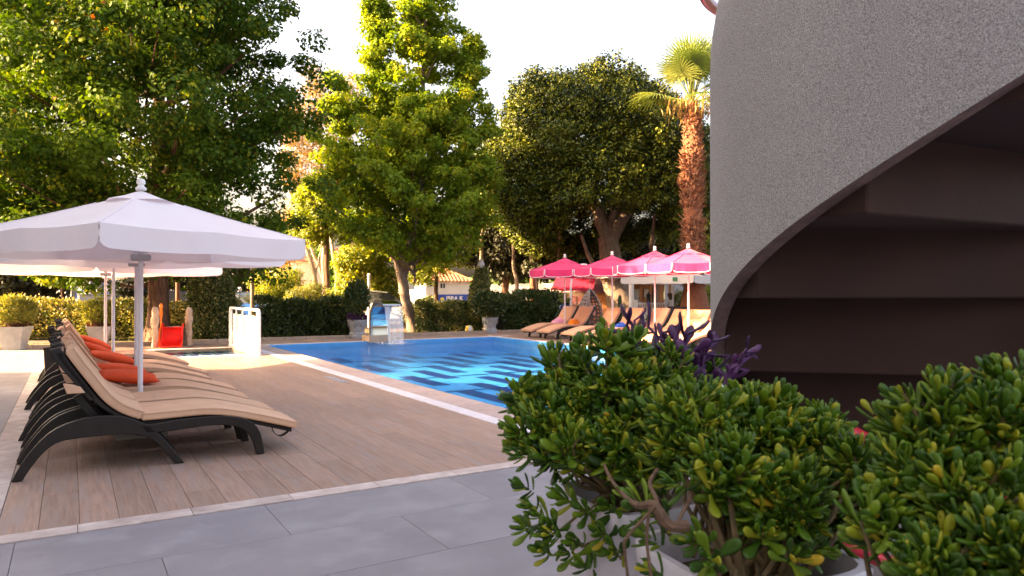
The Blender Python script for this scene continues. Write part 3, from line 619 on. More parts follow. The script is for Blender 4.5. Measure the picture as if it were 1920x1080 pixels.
# ------------------------------------------------------------------ parasols
def parasol(name, label, group, loc, rot, Rr, zr, za, vh, sides, canv, vent_c, midrib, pole_r, piping=None, sag=0.015, hubplate=True, cap_r=0.30, colr_hub=None):
    t = thing(name, label, "parasol", loc, 0, group); rotr = R(rot)
    cs = [(Rr * math.cos(rotr + 2 * math.pi * k / sides), Rr * math.sin(rotr + 2 * math.pi * k / sides)) for k in range(sides)]
    def cn(x, y, r_): # canopy surface height
        return za - (za - zr) * r_ + (-sag * math.sin(math.pi * r_))
    q = MB(); nr = 8
    ring = []
    per = 6
    for k in range(sides):
        a, b = cs[k], cs[(k + 1) % sides]
        for j in range(per): u = j / per; ring.append((a[0] * (1 - u) + b[0] * u, a[1] * (1 - u) + b[1] * u, u))
    n = len(ring); V = [(0, 0, za)]
    for i in range(1, nr + 1):
        r_ = i / nr
        for (x, y, u) in ring:
            uu = u * 2 % 1 if midrib else u
            dip = 0.055 * Rr / 1.5 * math.sin(math.pi * uu) * r_ * (1 if not midrib else 0.6)
            V.append((x * r_, y * r_, cn(x, y, r_) - dip * 0.5))
    F = [(0, 1 + k, 1 + (k + 1) % n) for k in range(n)]
    for i in range(nr - 1):
        for k in range(n): F.append((1 + i * n + k, 1 + (i + 1) * n + k, 1 + (i + 1) * n + (k + 1) % n, 1 + i * n + (k + 1) % n))
    q.add(V, F); q.build("canopy", canv, t, smooth=True)
    rim = V[-n:]
    for k in range(sides):
        e = [rim[(k * per + j) % n] for j in range(per + 1)]
        # fine points along the panel
        m_ = 24; top = []; bot = []
        for j in range(m_ + 1):
            u = (1 - math.cos(math.pi * j / m_)) / 2; s_ = u * per; i = min(int(s_), per - 1); f_ = s_ - i
            p = Vector(e[i]).lerp(Vector(e[i + 1]), f_)
            out_ = Vector((p.x, p.y, 0)).normalized()
            L_ = (Vector(e[0]) - Vector(e[-1])).length; ed = min(u, 1 - u) * L_; cr = min(0.10, vh * 0.6)
            drop = vh if ed > cr else vh - cr * 0.8 + 0.8 * math.sqrt(max(0, cr * cr - (cr - ed) ** 2))
            gap = 0.010 if (j == 0 or j == m_) else 0
            dirv = (Vector(e[-1]) - Vector(e[0])).normalized()
            pp = p + dirv * (gap if j == 0 else -gap if j == m_ else 0)
            wob = 0.012 * math.sin(9 * u + k) + 0.006 * math.sin(31 * u + 2 * k)
            top.append(tuple(pp + out_ * 0.004)); 
            bot.append(tuple(pp + out_ * (0.012 + wob) - Vector((0, 0, drop))))
        q = MB(); V2 = []
        for a_, b_ in zip(top, bot):
            for s_ in range(4): V2.append(tuple(Vector(a_).lerp(Vector(b_), s_ / 3)))
        q.add(V2, [(i * 4 + s_, (i + 1) * 4 + s_, (i + 1) * 4 + s_ + 1, i * 4 + s_ + 1) for i in range(m_) for s_ in range(3)])
        vp = q.build("valance", canv, t, smooth=True)
        if piping:
            q = MB(); q.tube([top[0]] + bot + [top[-1]], 0.009, 5); q.build("piping", piping, vp, smooth=True)
    for k in range(sides):
        q = MB(); q.tube([tuple(Vector(V[1 + i * n + k * per]) + Vector((0, 0, .003))) for i in range(1, nr)], 0.0055, 5); q.build("seam", canv, t, smooth=True)
    # vent cap with scalloped hem
    q = MB(); V = [(0, 0, za + 0.018)]; nn = sides * 8; cr = cap_r
    for i in (0.5, 1.0):
        for k in range(nn):
            th = rotr + 2 * math.pi * k / nn; sc_ = 1.0 - 0.06 * (math.sin(th * sides - rotr * sides) ** 2) * (i == 1)
            V.append((cr * i * sc_ * math.cos(th), cr * i * sc_ * math.sin(th), za + 0.014 - i * cr * ((za - zr) / Rr + 0.10) + (0.016 * abs(math.sin((th - rotr) * sides / 2)) if i == 1 else 0)))
    q.add(V, [(0, 1 + k, 1 + (k + 1) % nn) for k in range(nn)] + [(1 + k, 1 + nn + k, 1 + nn + (k + 1) % nn, 1 + (k + 1) % nn) for k in range(nn)])
    q.build("vent_cap", vent_c, t, smooth=True)
    q = MB(); q.lathe([(0.001, 0.0), (0.045, 0.0), (0.05, 0.02), (0.03, 0.035), (0.026, 0.05), (0.036, 0.058), (0.040, 0.080), (0.030, 0.102), (0.001, 0.112)], 14, (0, 0, za + 0.02)); q.build("finial", WHITEP, t, smooth=True)
    q = MB(); q.tube([(0, 0, 0.02), (0, 0, za)], pole_r, 16); q.build("pole", WMETAL, t, smooth=True)
    q = MB(); q.tube([(0, 0, 0.05), (0, 0, 0.30)], pole_r * 1.35, 14); q.build("base_sleeve", WMETAL, t, smooth=True)
    q = MB(); q.box(-0.22, 0.22, -0.22, 0.22, 0.0, 0.045); q.build("base_plate", mat("concrete_base", (0.4, 0.38, 0.36), None, 6, 0.9), t, bevel=0.01)
    if hubplate:
        q = MB(); q.box(-0.085, 0.085, -0.045, 0.045, zr - 0.225, zr - 0.165); q.build("hub", mat("pole_hub", (0.45, 0.44, 0.47), rough=0.5), t, bevel=0.008)
    ends = list(cs)
    if midrib:
        ends = []
        for k in range(sides): ends += [cs[k], ((cs[k][0] + cs[(k + 1) % sides][0]) / 2, (cs[k][1] + cs[(k + 1) % sides][1]) / 2)]
    for (x, y) in ends:
        q = MB(); q.tube([(0.03 * x / Rr, 0.03 * y / Rr, za - 0.06), (x * 0.5, y * 0.5, cn(0, 0, .5) - 0.035), (x * 0.985, y * 0.985, zr - 0.02)], 0.011, 6); rb = q.build("rib", WMETAL, t, smooth=True)
        q = MB(); q.tube([(0.04 * x / Rr, 0.04 * y / Rr, zr - 0.15), (x * 0.5, y * 0.5, cn(0, 0, .5) - 0.045)], 0.008, 6); q.build("strut", WMETAL, rb, smooth=True)
    return t
WG = "white square parasols over the near row of loungers"
# corner directions measured against the viewer, turned into the world
def rotw(th): return th - YAW
parasol("white_parasol", "large white square parasol nearest the viewer, finial against the dark tree", WG, (0.565, 7.62, 0.01), rotw(16.8), 1.50, 1.875, 2.30, 0.19, 4, WCANVAS, WCANVAS, True, 0.023)
parasol("white_parasol", "second white parasol, half hidden under the nearest one, pole beside its pole", WG, (0.66, 9.5, 0.01), rotw(28), 1.70, 1.88, 2.34, 0.19, 4, WCANVAS, WCANVAS, True, 0.022)
parasol("white_parasol", "third white parasol with its pinkish valance just above the sunlit one", WG, (0.53, 11.9, 0.01), rotw(24), 1.50, 1.99, 2.42, 0.19, 4, WCANVAS, WCANVAS, True, 0.022)
parasol("white_parasol", "farthest white parasol, lowest in the row and fully lit by the sun", WG, (0.51, 14.1, 0.01), rotw(26), 1.86, 1.86, 2.28, 0.19, 4, WCANVAS, WCANVAS, True, 0.022)
RG = "pink octagonal parasols across the pool"
def pk(px, d, rot, label):
    p = at(px, d); parasol("pink_parasol", label, RG, (p.x, p.y, 0.01), rotw(rot), 1.08, 2.03, 2.40, 0.20, 8, PINK, PINK, False, 0.024, PIPING, 0.02, False, 0.36)
pk(1059, 21.6, 8, "leftmost pink parasol with white piping, standing by the hanging egg chair")
pk(1148, 20.2, 5, "deep pink parasol second from the left, in front of the thick ficus trunk")
pk(1228, 18.0, 22, "pink parasol whose left panels glare white in the sun, pole beside the blue towel")
pk(1291, 17.0, 12, "sunlit pink parasol cut off by the grey staircase wall, in front of the palm")

# ------------------------------------------------------------------ black bin behind the loungers
BLK = mat("black_plastic", (0.022, 0.020, 0.020), None, 6, 0.5)
p = fr(-6.72, 10.6); bn = thing("waste_bin", "black plastic bin with a notched grip behind the row of loungers", "bin", (p.x, p.y, 0.012), R(-YAW))
q = MB(); q.lathe([(0.13, 0.0), (0.135, 0.02), (0.155, 0.50), (0.165, 0.51), (0.165, 0.54), (0.15, 0.54), (0.14, 0.50), (0.12, 0.05)], 28, sq=0.85, cap=True); q.build("bin_body", BLK, bn, smooth=True)
q = MB(); q.box(-0.185, -0.155, -0.06, 0.06, 0.44, 0.53); q.build("handle", BLK, bn, bevel=0.008)
q = MB(); q.box(-0.172, -0.158, -0.05, 0.05, 0.33, 0.42); q.build("label_plate", mat("pale_plate", (0.6, 0.5, 0.38)), bn, bevel=0.002)

# ------------------------------------------------------------------ railing panel between the pools
rl = thing("pool_railing", "white metal railing with rounded ends and a white panel between the two pools", "railing", (0, 0, 0))
y0, y1, xr, hr = 15.86, 19.15, 3.44, 0.985
q = MB(); q.tube(rs([(xr, y0, 0.0), (xr, y0, 0.5), (xr, y0, hr - 0.10), (xr, y0 + 0.03, hr - 0.03), (xr, y0 + 0.12, hr), (xr, (y0 + y1) / 2, hr), (xr, y1 - 0.12, hr), (xr, y1 - 0.03, hr - 0.03), (xr, y1, hr - 0.10), (xr, y1, 0.5), (xr, y1, 0)], 70), 0.030, 12); q.build("frame_tube", WHITEP, rl, smooth=True)
for yy in (y0 + 0.20, y0 + 0.95, y0 + 1.75, y0 + 2.5, y1 - 0.2):
    q = MB(); q.tube([(xr, yy, 0.02), (xr, yy, hr - 0.01)], 0.020, 10); q.build("bar", WHITEP, rl, smooth=True)
q = MB(); q.box(xr + 0.022, xr + 0.034, y0 + 0.24, y1 - 0.26, 0.03, hr - 0.14); q.build("panel", mat("white_panel", (0.82, 0.78, 0.68), (0.78, 0.73, 0.62), 2, 0.5), rl, bevel=0.003)
q = MB(); q.tube([(xr, y0 + 0.02, 0.06), (xr, y1 - 0.02, 0.06)], 0.016, 10); q.build("bottom_bar", WHITEP, rl, smooth=True)

# ------------------------------------------------------------------ waterfall fountain
fw = thing("waterfall_fountain", "curved polished steel waterfall blade pouring into the pool from a tan plinth", "fountain", (0, 0, 0))
q = MB(); q.box(7.08, 7.80, 18.97, 19.62, -0.02, 0.17); q.build("plinth", mat("tan_stone", (0.60, 0.42, 0.29), (0.5, 0.35, 0.24), 9, 0.7, 0.2, 30), fw, bevel=0.01)
prof = rs([(19.08, .17), (19.10, .45), (19.07, .70), (18.96, .93), (18.78, 1.07), (18.58, 1.12), (18.40, 1.10), (18.26, 1.04), (18.20, 1.00)], 40)
nrm = []
q = MB(); V = []
for i, (y, z) in enumerate(prof):
    a = prof[max(i - 1, 0)]; b = prof[min(i + 1, 39)]; ty, tz = b[0] - a[0], b[1] - a[1]; l_ = math.hypot(ty, tz); ny, nz_ = tz / l_, -ty / l_
    for xx in (7.15, 7.68): V += [(xx, y, z), (xx, y + ny * 0.035, z + nz_ * 0.035)]
q.add(V, [f_ for i in range(39) for b in [i * 4] for f_ in ((b, b + 4, b + 6, b + 2), (b + 1, b + 3, b + 7, b + 5), (b, b + 1, b + 5, b + 4), (b + 2, b + 6, b + 7, b + 3))] + [(0, 2, 3, 1), (156, 157, 159, 158)])
q.build("steel_blade", STEEL, fw, smooth=True, bevel=0.004, seg=1)
DSTEEL = mat("brushed_steel", (0.30, 0.29, 0.29), (0.24, 0.23, 0.23), 6, 0.35, metal=0.8)
for xx in (7.125, 7.68):
    q = MB(); V = []
    for i, (y, z) in enumerate(prof):
        a = prof[max(i - 1, 0)]; b = prof[min(i + 1, 39)]; ty, tz = b[0] - a[0], b[1] - a[1]; l_ = math.hypot(ty, tz); ny, nz_ = tz / l_, -ty / l_
        V += [(x_, y + ny * o_, z + nz_ * o_) for x_ in (xx, xx + .024) for o_ in (-.03, .06)]
    q.add(V, [f_ for i in range(39) for b in [i * 4] for f_ in ((b, b + 4, b + 6, b + 2), (b + 1, b + 3, b + 7, b + 5), (b, b + 1, b + 5, b + 4), (b + 2, b + 6, b + 7, b + 3))] + [(0, 2, 3, 1), (156, 157, 159, 158)])
    q.build("edge_trim", DSTEEL, fw, smooth=True)
def fallmat():
    m, n, b, out = _mat("falling_water"); N, L = n.nodes, n.links
    tc = N.new("ShaderNodeTexCoord"); mp = N.new("ShaderNodeMapping"); mp.inputs["Scale"].default_value = (26, 4, 5); L.new(tc.outputs["Object"], mp.inputs[0])
    ns = N.new("ShaderNodeTexNoise"); ns.inputs["Scale"].default_value = 1.6; ns.inputs["Detail"].default_value = 4; L.new(mp.outputs[0], ns.inputs["Vector"])
    bp = N.new("ShaderNodeBump"); bp.inputs["Strength"].default_value = 1.0; bp.inputs["Distance"].default_value = 0.02; L.new(ns.outputs[0], bp.inputs["Height"])
    tr = N.new("ShaderNodeBsdfTransparent"); tr.inputs[0].default_value = (0.70, 0.70, 0.71, 1)
    go = N.new("ShaderNodeBsdfGlossy"); go.inputs["Roughness"].default_value = 0.1; L.new(bp.outputs[0], go.inputs["Normal"])
    df = N.new("ShaderNodeBsdfDiffuse"); df.inputs[0].default_value = (0.8, 0.82, 0.85, 1)
    rp = N.new("ShaderNodeValToRGB"); rp.color_ramp.elements[0].position = 0.62; rp.color_ramp.elements[1].position = 0.72; L.new(ns.outputs[0], rp.inputs[0])
    a = N.new("ShaderNodeMixShader"); a.inputs[0].default_value = 0.38; L.new(tr.outputs[0], a.inputs[1]); L.new(go.outputs[0], a.inputs[2])
    c = N.new("ShaderNodeMixShader"); mu = N.new("ShaderNodeMath"); mu.operation = 'MULTIPLY'; mu.inputs[1].default_value = 0.6; L.new(rp.outputs[0], mu.inputs[0]); L.new(mu.outputs[0], c.inputs[0]); L.new(a.outputs[0], c.inputs[1]); L.new(df.outputs[0], c.inputs[2]); L.new(c.outputs[0], out.inputs[0]); return m
FALL = fallmat()
q = MB(); V = []; nr = 22; nx = 18
for i in range(nr + 1):
    t = i / nr; z = 1.0 - 1.02 * t; y = 18.20 - 0.32 * math.sqrt(t)
    for j in range(nx + 1):
        u = j / nx; V.append((7.17 + 0.49 * u - 0.04 * t * (u - .5), y + 0.012 * math.sin(17 * u + 3 * t), z))
q.add(V, [(i * (nx + 1) + j, i * (nx + 1) + j + 1, (i + 1) * (nx + 1) + j + 1, (i + 1) * (nx + 1) + j) for i in range(nr) for j in range(nx)])
q.build("water_sheet", FALL, fw, smooth=True)
q = MB()
for k in range(520):
    if k < 260: t = random.random(); x = 7.17 + 0.49 * random.random(); y = 18.20 - 0.32 * math.sqrt(t) + random.gauss(0, .012); z = 1.0 - 1.0 * t; r_ = random.uniform(.002, .006)
    else: a = random.uniform(0, 6.28); rr = abs(random.gauss(0, .22)); x = 7.42 + rr * 1.4 * math.cos(a); y = 17.88 + rr * .6 * math.sin(a); z = abs(random.gauss(0, .03)); r_ = random.uniform(.003, .010)
    q.add([(x - r_, y, z), (x + r_, y, z), (x, y - r_, z), (x, y + r_, z), (x, y, z - r_ * 1.5), (x, y, z + r_ * 1.5)], [(0, 2, 5), (2, 1, 5), (1, 3, 5), (3, 0, 5), (2, 0, 4), (1, 2, 4), (3, 1, 4), (0, 3, 4)])
d_ = q.build("droplets", mat("foam", (0.85, 0.88, 0.9), None, 5, 0.25, spec=0.6), fw, smooth=True); d_["kind"] = "stuff"

# ------------------------------------------------------------------ children's slide
sp_ = at(322, 17.7)
sd = thing("toddler_slide", "small red plastic slide with orange side between two carved wooden posts", "slide", (sp_.x, sp_.y, 0.0), R(-YAW + 22))
REDP = mat("red_plastic", (0.78, 0.015, 0.01), (0.7, 0.012, 0.01), 3, 0.3, coat=0.5)
ORP = mat("orange_plastic", (0.85, 0.2, 0.02), (0.75, 0.16, 0.02), 3, 0.35)
pr = rs([(0.75, 0.50), (0.55, 0.50), (0.42, 0.45), (0.15, 0.16), (0.02, 0.07), (-0.12, 0.05)], 22)   # y (towards the garden), z
q = MB(); V = []; cross = [(-0.25, 0.08), (-0.235, 0.10), (-0.215, 0.09), (-0.20, 0.0), (0.20, 0.0), (0.215, 0.09), (0.235, 0.10), (0.25, 0.08), (0.25, -0.03), (-0.25, -0.03)]
for y, z in pr: V += [(cx, y, z + cz) for cx, cz in cross]
m_ = len(cross); q.add(V, [(i * m_ + k, i * m_ + (k + 1) % m_, (i + 1) * m_ + (k + 1) % m_, (i + 1) * m_ + k) for i in range(21) for k in range(m_)] + [tuple(range(m_)), tuple(21 * m_ + k for k in range(m_))[::-1]])
q.build("chute", REDP, sd, smooth=True)
q = MB(); q.box(-0.31, -0.27, 0.25, 0.75, 0.0, 0.50); q.build("side_panel", ORP, sd, bevel=0.02)
q = MB(); q.box(-0.26, 0.26, 0.76, 1.3, 0.0, 0.46); q.build("platform", BARK2, sd, bevel=0.01)
WOODP = mat("carved_wood", (0.50, 0.36, 0.26), (0.34, 0.23, 0.16), 9, 0.85, 0.8, 18, bdist=0.03)
for xx, yy, h_ in ((-0.38, 0.15, 1.02), (0.36, 0.75, 1.0)):
    q = MB(); wob = lambda th, z: 1 + 0.09 * math.sin(3 * th + 9 * z) + 0.06 * math.sin(2 * th - 17 * z)
    q.lathe([(0.085, 0), (0.08, .1), (0.07, .25), (0.085, .35), (0.075, .5), (0.09, .62), (0.10, .72), (0.08, .8), (0.085, .9), (0.06, h_ - .03), (0.02, h_)], 12, (xx, yy, 0), wob=wob); q.build("post", WOODP, sd, smooth=True)
q = MB(); q.lathe([(0.03, 0), (0.045, .08), (0.03, .2), (0.05, .28), (0.02, .34), (0.001, .36)], 10, (-0.27, 0.5, 0.75)); q.tube([(-0.27, 0.5, 0), (-0.27, 0.5, 0.76)], 0.02, 8); q.build("orange_knob", ORP, sd, smooth=True)

# beach ball
bp_ = at(880, 24.2); ball = thing("beach_ball", "white and yellow beach ball on the grass by the right hedge", "ball", (bp_.x, bp_.y, 0.13), 0)
for k, m_ in enumerate([WHITEP, mat("yellow_vinyl", (0.85, 0.55, 0.03), None, 4, 0.4)] * 3):
    q = MB(); V = []; a0 = k * math.pi / 3 + 0.35 - R(YAW); 
    for i in range(9):
        ph = math.pi * i / 8
        for j in range(5):
            th = a0 + math.pi / 3 * j / 4; V.append((0.145 * math.sin(ph) * math.cos(th), 0.145 * math.sin(ph) * math.sin(th), 0.145 * math.cos(ph)))
    q.add(V, [(i * 5 + j, (i + 1) * 5 + j, (i + 1) * 5 + j + 1, i * 5 + j + 1) for i in range(8) for j in range(4)]); q.build("panel", m_, ball, smooth=True)

# ------------------------------------------------------------------ trees
def limb(t, m, pts, r0, r1, name="limb", n=10):
    P = rs(pts, 14); q = MB()
    rad = [(r0 + (r1 - r0) * (i / 13)) * (1 + 0.10 * math.sin(i * 2.3 + r0 * 40)) for i in range(14)]
    q.tube([(p[0] + 0.02 * math.sin(i * 1.7), p[1] + 0.02 * math.cos(i * 2.1), p[2]) for i, p in enumerate(P)], rad, n); return q.build(name, m, t, smooth=True)
def crown_axes(axes, nbr, ln, per, cr, jit, size, m, t, lobed=True, droop=0.25, seedz=0.0, lean=0.35, twigs=BARK, prune=None):
    """axes: (x, y, z0, z1, profile [(u, r)...]); branches leave each axis and carry clumps of leaves"""
    C = []; tw = MB()
    for (ax, ay, z0, z1, prof, share) in axes:
        for b in range(int(nbr * share)):
            u = random.random() ** 0.85; z = z0 + (z1 - z0) * u
            rr = float(np.interp(u, [a for a, _ in prof], [b_ for _, b_ in prof])) * random.uniform(0.74, 1.10)
            az = random.uniform(0, 2 * math.pi); dx, dy = math.cos(az), math.sin(az)
            zb = z - rr * lean
            for k in range(ln):
                s_ = 0.22 + 0.78 * ((k + random.random()) / ln) ** 0.75
                zz = zb + (z - zb) * s_ + random.gauss(0, jit * .6)
                c_ = (ax + dx * rr * s_ + random.gauss(0, jit), ay + dy * rr * s_ + random.gauss(0, jit), zz)
                if prune is None or not prune(c_): C.append(c_)
            if b % 3 == 0: tw.tube([(ax, ay, max(zb - 0.5, z0 * 0.6)), (ax + dx * rr * .5, ay + dy * rr * .5, (zb + z) / 2 - .1), (ax + dx * rr * .92, ay + dy * rr * .92, z)], [0.045, 0.028, 0.01], 5)
    P, d, tone = clumps(C, cr * np.random.default_rng(3).uniform(0.6, 1.35, len(C)), per)
    cw = leaves("crown", P, size, m, t, dirs=d * 0.6, lobed=lobed, rnd=tone, droop=droop, nrm=d)
    tb = tw.build("branchwork", twigs, t, smooth=True); tb["kind"] = "stuff"; return cw

# big maple on the left
t = thing("maple_tree", "huge round-headed maple on the left with a dark furrowed trunk", "tree", (0, 0, 0))
c = at(297, 20.3); r_ = 0.25
q = MB(); wob = lambda th, z: 1 + 0.07 * math.sin(7 * th + z) + 0.05 * math.sin(13 * th - 2 * z) + (0.16 * math.sin(3 * th) * max(0, 0.8 - z))
q.lathe([(0.44, -0.05), (0.36, .15), (0.30, .4), (0.265, .9), (0.255, 1.6), (0.25, 2.4), (0.22, 3.6), (0.18, 5.5), (0.12, 8.0), (0.05, 11)], 40, (c.x, c.y, 0), wob=wob); q.build("trunk", BARK, t, smooth=True)
for k in range(9):
    az = k * 2.4; z = 2.9 + k * 0.75; L_ = 3.4 - k * .2
    limb(t, BARK, [(c.x, c.y, z), (c.x + L_ * .5 * math.cos(az), c.y + L_ * .5 * math.sin(az), z + .5), (c.x + L_ * math.cos(az), c.y + L_ * math.sin(az), z + 1.5)], 0.10, 0.03)
c2 = at(262, 20.3)
crown_axes([(c2.x, c2.y, 2.5, 14.0, [(0, 4.2), (.12, 5.0), (.3, 5.25), (.5, 4.8), (.7, 3.7), (.9, 1.8), (1, .6)], 1.0)], 300, 5, 170, 0.56, 0.20, 0.115, MAPLE, t, lobed=False)

# young maple in the middle
t = thing("maple_tree", "light-green maple behind the waterfall with a forked grey trunk and several tops", "tree", (0, 0, 0))
def m2(px, z, dd=0.0): p = at(px, 25.8 + dd); return (p.x, p.y, z)
q = MB(); q.tube(rs([m2(776, -0.1), m2(770, 0.5), m2(762, 1.0), m2(757, 1.6), m2(752, 2.15)], 14), [.30, .235, .215, .20, .19, .185, .185, .18, .18, .18, .18, .18, .19, .21], 16); q.build("trunk", BARK2, t, smooth=True)
limb(t, BARK2, [m2(754, 1.95), m2(742, 2.7), m2(730, 3.1), m2(722, 4.5), m2(716, 6.5), m2(708, 9.5)], .16, .03)
limb(t, BARK2, [m2(756, 1.95), m2(766, 2.8), m2(772, 3.6), m2(786, 5.2), m2(792, 8), m2(795, 12)], .155, .03)
limb(t, BARK2, [m2(731, 3.05), m2(700, 3.2), m2(660, 3.9, -.5), m2(620, 4.4, -1)], .06, .02)
limb(t, BARK2, [m2(786, 5.2), m2(830, 6.5), m2(875, 8.2), m2(890, 10)], .07, .02)
limb(t, BARK2, [m2(780, 4.4), m2(820, 4.8, -.8), m2(880, 5.6, -1.5)], .06, .02)
ax = []
x, y, _ = m2(778, 0); ax.append((x, y, 2.9, 8.6, [(0, 2.5), (.25, 3.2), (.5, 2.8), (.8, 2.1), (1, 1.35)], .60))
x, y, _ = m2(798, 0); ax.append((x, y, 7.5, 14.0, [(0, 1.9), (.3, 1.5), (.7, 1.05), (1, .3)], .24))
x, y, _ = m2(706, 0); ax.append((x, y, 5.5, 12.0, [(0, 1.3), (.4, .85), (.7, .55), (1, .12)], .13))
x, y, _ = m2(885, 0); ax.append((x, y, 5.0, 10.6, [(0, 1.3), (.45, .9), (.8, .5), (1, .12)], .10))
x, y, _ = m2(632, 0); ax.append((x, y, 4.5, 9.3, [(0, 1.1), (.5, .7), (1, .15)], .08))
crown_axes(ax, 330, 5, 84, 0.36, 0.13, 0.12, MAPLE2, t, lobed=False, twigs=BARK2, droop=0.3)

# ficus with a dense dome
t = thing("ficus_tree", "broad dense dark-green ficus dome with a thick grey forked trunk", "tree", (0, 0, 0))
def m3(px, py, dd=0.0): d = 31.0 + dd; p = at(px, d); return (p.x, p.y, hz(py, d))
q = MB(); q.tube(rs([m3(1185, 612), m3(1168, 570), m3(1152, 520), m3(1143, 470), m3(1140, 445)], 14), [1.1, .95, .82, .74, .68, .64, .60, .57, .53, .50, .48, .46, .44, .46], 18); q.build("trunk", BARK2, t, smooth=True)
limb(t, BARK2, [m3(1140, 455), m3(1122, 400), m3(1105, 370), m3(1085, 345, -1), m3(1060, 330, -1)], .32, .12)
limb(t, BARK2, [m3(1143, 455), m3(1170, 405), m3(1192, 375), m3(1205, 350, -.5), m3(1230, 320, -1)], .34, .12)
limb(t, BARK2, [m3(1142, 450), m3(1150, 400), m3(1160, 370), m3(1165, 300)], .22, .10)
limb(t, BARK2, [m3(1105, 370), m3(1098, 330), m3(1080, 280), m3(1050, 220)], .17, .06)
limb(t, BARK2, [m3(1168, 400), m3(1180, 385), m3(1215, 372), m3(1250, 350)], .13, .05)
limb(t, BARK2, [m3(1160, 560), m3(1120, 510), m3(1100, 470), m3(1090, 440)], .16, .06)
cx, cy, cz = m3(1112, 330)
def ftr(px, d, z): return 0
C = []
rgf = random.Random(5)
bumps = [(rgf.uniform(0, 6.28), rgf.uniform(-.6, 1.3), rgf.uniform(0.20, 0.38), rgf.uniform(.08, .26)) for _ in range(90)]
for i in range(7600):
    az = rgf.uniform(0, 2 * math.pi); el = math.asin(rgf.uniform(-0.85, 1))
    rad = 0.90; bmax = 0.0
    for (ba, be, bw, bh) in bumps:
        da = (az - ba + math.pi) % (2 * math.pi) - math.pi; d2 = (da * math.cos(el)) ** 2 + (el - be) ** 2
        bmax = max(bmax, bh * math.exp(-d2 / (bw * bw) * 2.5))
    rad += bmax
    s_ = rgf.uniform(0.84, 1.0) if rgf.random() < 0.8 else rgf.uniform(0.45, .82)
    lx = 5.25 * rad * s_ * math.cos(el) * math.cos(az); ly = 4.8 * rad * s_ * math.cos(el) * math.sin(az); lz = 4.55 * rad * s_ * math.sin(el)
    z = cz + lz; lat, dep = lx, ly
    # hollow round the trunk, open towards the pool
    zl = 1.9 + 0.7 * math.sin(az * 3) + (2.1 if lat > -2.3 and lat < 3.2 and dep < 1.5 else 0.0)
    if z < zl: continue
    if z < 4.9 and abs(lat - 0.9) < 2.0 and dep < 2.0: continue
    p = Vector((cx, cy, 0)) + fr(lat, dep); C.append((p.x, p.y, z))
C = C[:6200]
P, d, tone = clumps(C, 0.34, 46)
leaves("crown", P, 0.125, FICUS, t, dirs=d * 0.7, rnd=np.clip(tone * 0.8 + 0.28 * (np.clip(P[:, 2] - 7.5, 0, 2) / 2) * rng.uniform(size=len(P)), .01, .98), droop=0.0, aspect=0.6, nrm=d, nz=0.5)  # upper leaves take lighter colours, sunlit crown top painted into the tone
# aerial-root stems in the shade
for px, py0, w_ in ((905, 0, .1), (1000, 0, .12), (1050, 0, .07), (965, 0, .08), (1225, 0, .12)):
    limb(t, BARK2, [m3(px, 600, 2), m3(px + 4, 540, 2), m3(px - 3, 480, 2), m3(px + 3, 400, 1)], w_ * 1.3, w_ * .7, "aerial_root", 8)

# fan palm
t = thing("fan_palm", "tall fan palm with a shaggy reddish trunk beside the grey staircase wall", "palm tree", (0, 0, 0))
D4 = 25.0
def m4(px, py, dd=0.0): p = at(px, D4 + dd); return (p.x, p.y, hz(py, D4 + dd))
PB = mat("palm_bark", (0.26, 0.085, 0.04), (0.13, 0.045, 0.025), 12, 0.9, 0.8, 20, stretch=(1, 1, 3), bdist=0.04)
PBD = mat("palm_boot", (0.34, 0.16, 0.09), (0.15, 0.065, 0.04), 6, 0.9, 0.5, 20)
q = MB(); pts = rs([m4(1305, 640), m4(1302, 560), m4(1300, 450), m4(1298, 330), m4(1300, 250), m4(1299, 190)], 24)
q.tube(pts, [.62, .60, .58, .54, .46, .38, .34, .33, .33, .32, .32, .31, .31, .31, .31, .31, .30, .30, .30, .29, .28, .26, .24, .17], 18); q.build("trunk", PB, t, smooth=True)
bt = MB(); 
for k in range(2200):
    i = random.random(); 
    if 0.27 < i < 0.3 and random.random() < .8: continue
    j = i * (len(pts) - 1); a = pts[int(j)]; b = pts[min(int(j) + 1, len(pts) - 1)]; f_ = j - int(j); p = [a[n_] * (1 - f_) + b[n_] * f_ for n_ in range(3)]
    zz = p[2]
    if zz < 1.6 or zz > 7.6: continue
    shag = 1.0 if zz < 6.3 else 0.35
    if 3.95 < zz < 4.35: shag = 0.2
    th = random.uniform(0, 6.28); rr = 0.33; L_ = random.uniform(.14, .36) * shag; w_ = random.uniform(.035, .07)
    dx, dy = math.cos(th), math.sin(th); tx, ty = -dy, dx; up = random.uniform(-.5, 1.0); o_ = random.uniform(.12, .26) * shag
    b0 = Vector((p[0] + dx * rr * .92, p[1] + dy * rr * .92, zz)); tip = b0 + Vector((dx * o_ + tx * random.gauss(0, .05), dy * o_ + ty * random.gauss(0, .05), L_ * up))
    bt.add([b0 + Vector((tx * w_, ty * w_, 0)), b0 - Vector((tx * w_, ty * w_, 0)), b0 + Vector((dx * .02, dy * .02, -0.05)), tip], [(0, 1, 3), (1, 2, 3), (2, 0, 3)])
o = bt.build("leaf_boots", PBD, t); o["kind"] = "stuff"
top = Vector(m4(1299, 192))
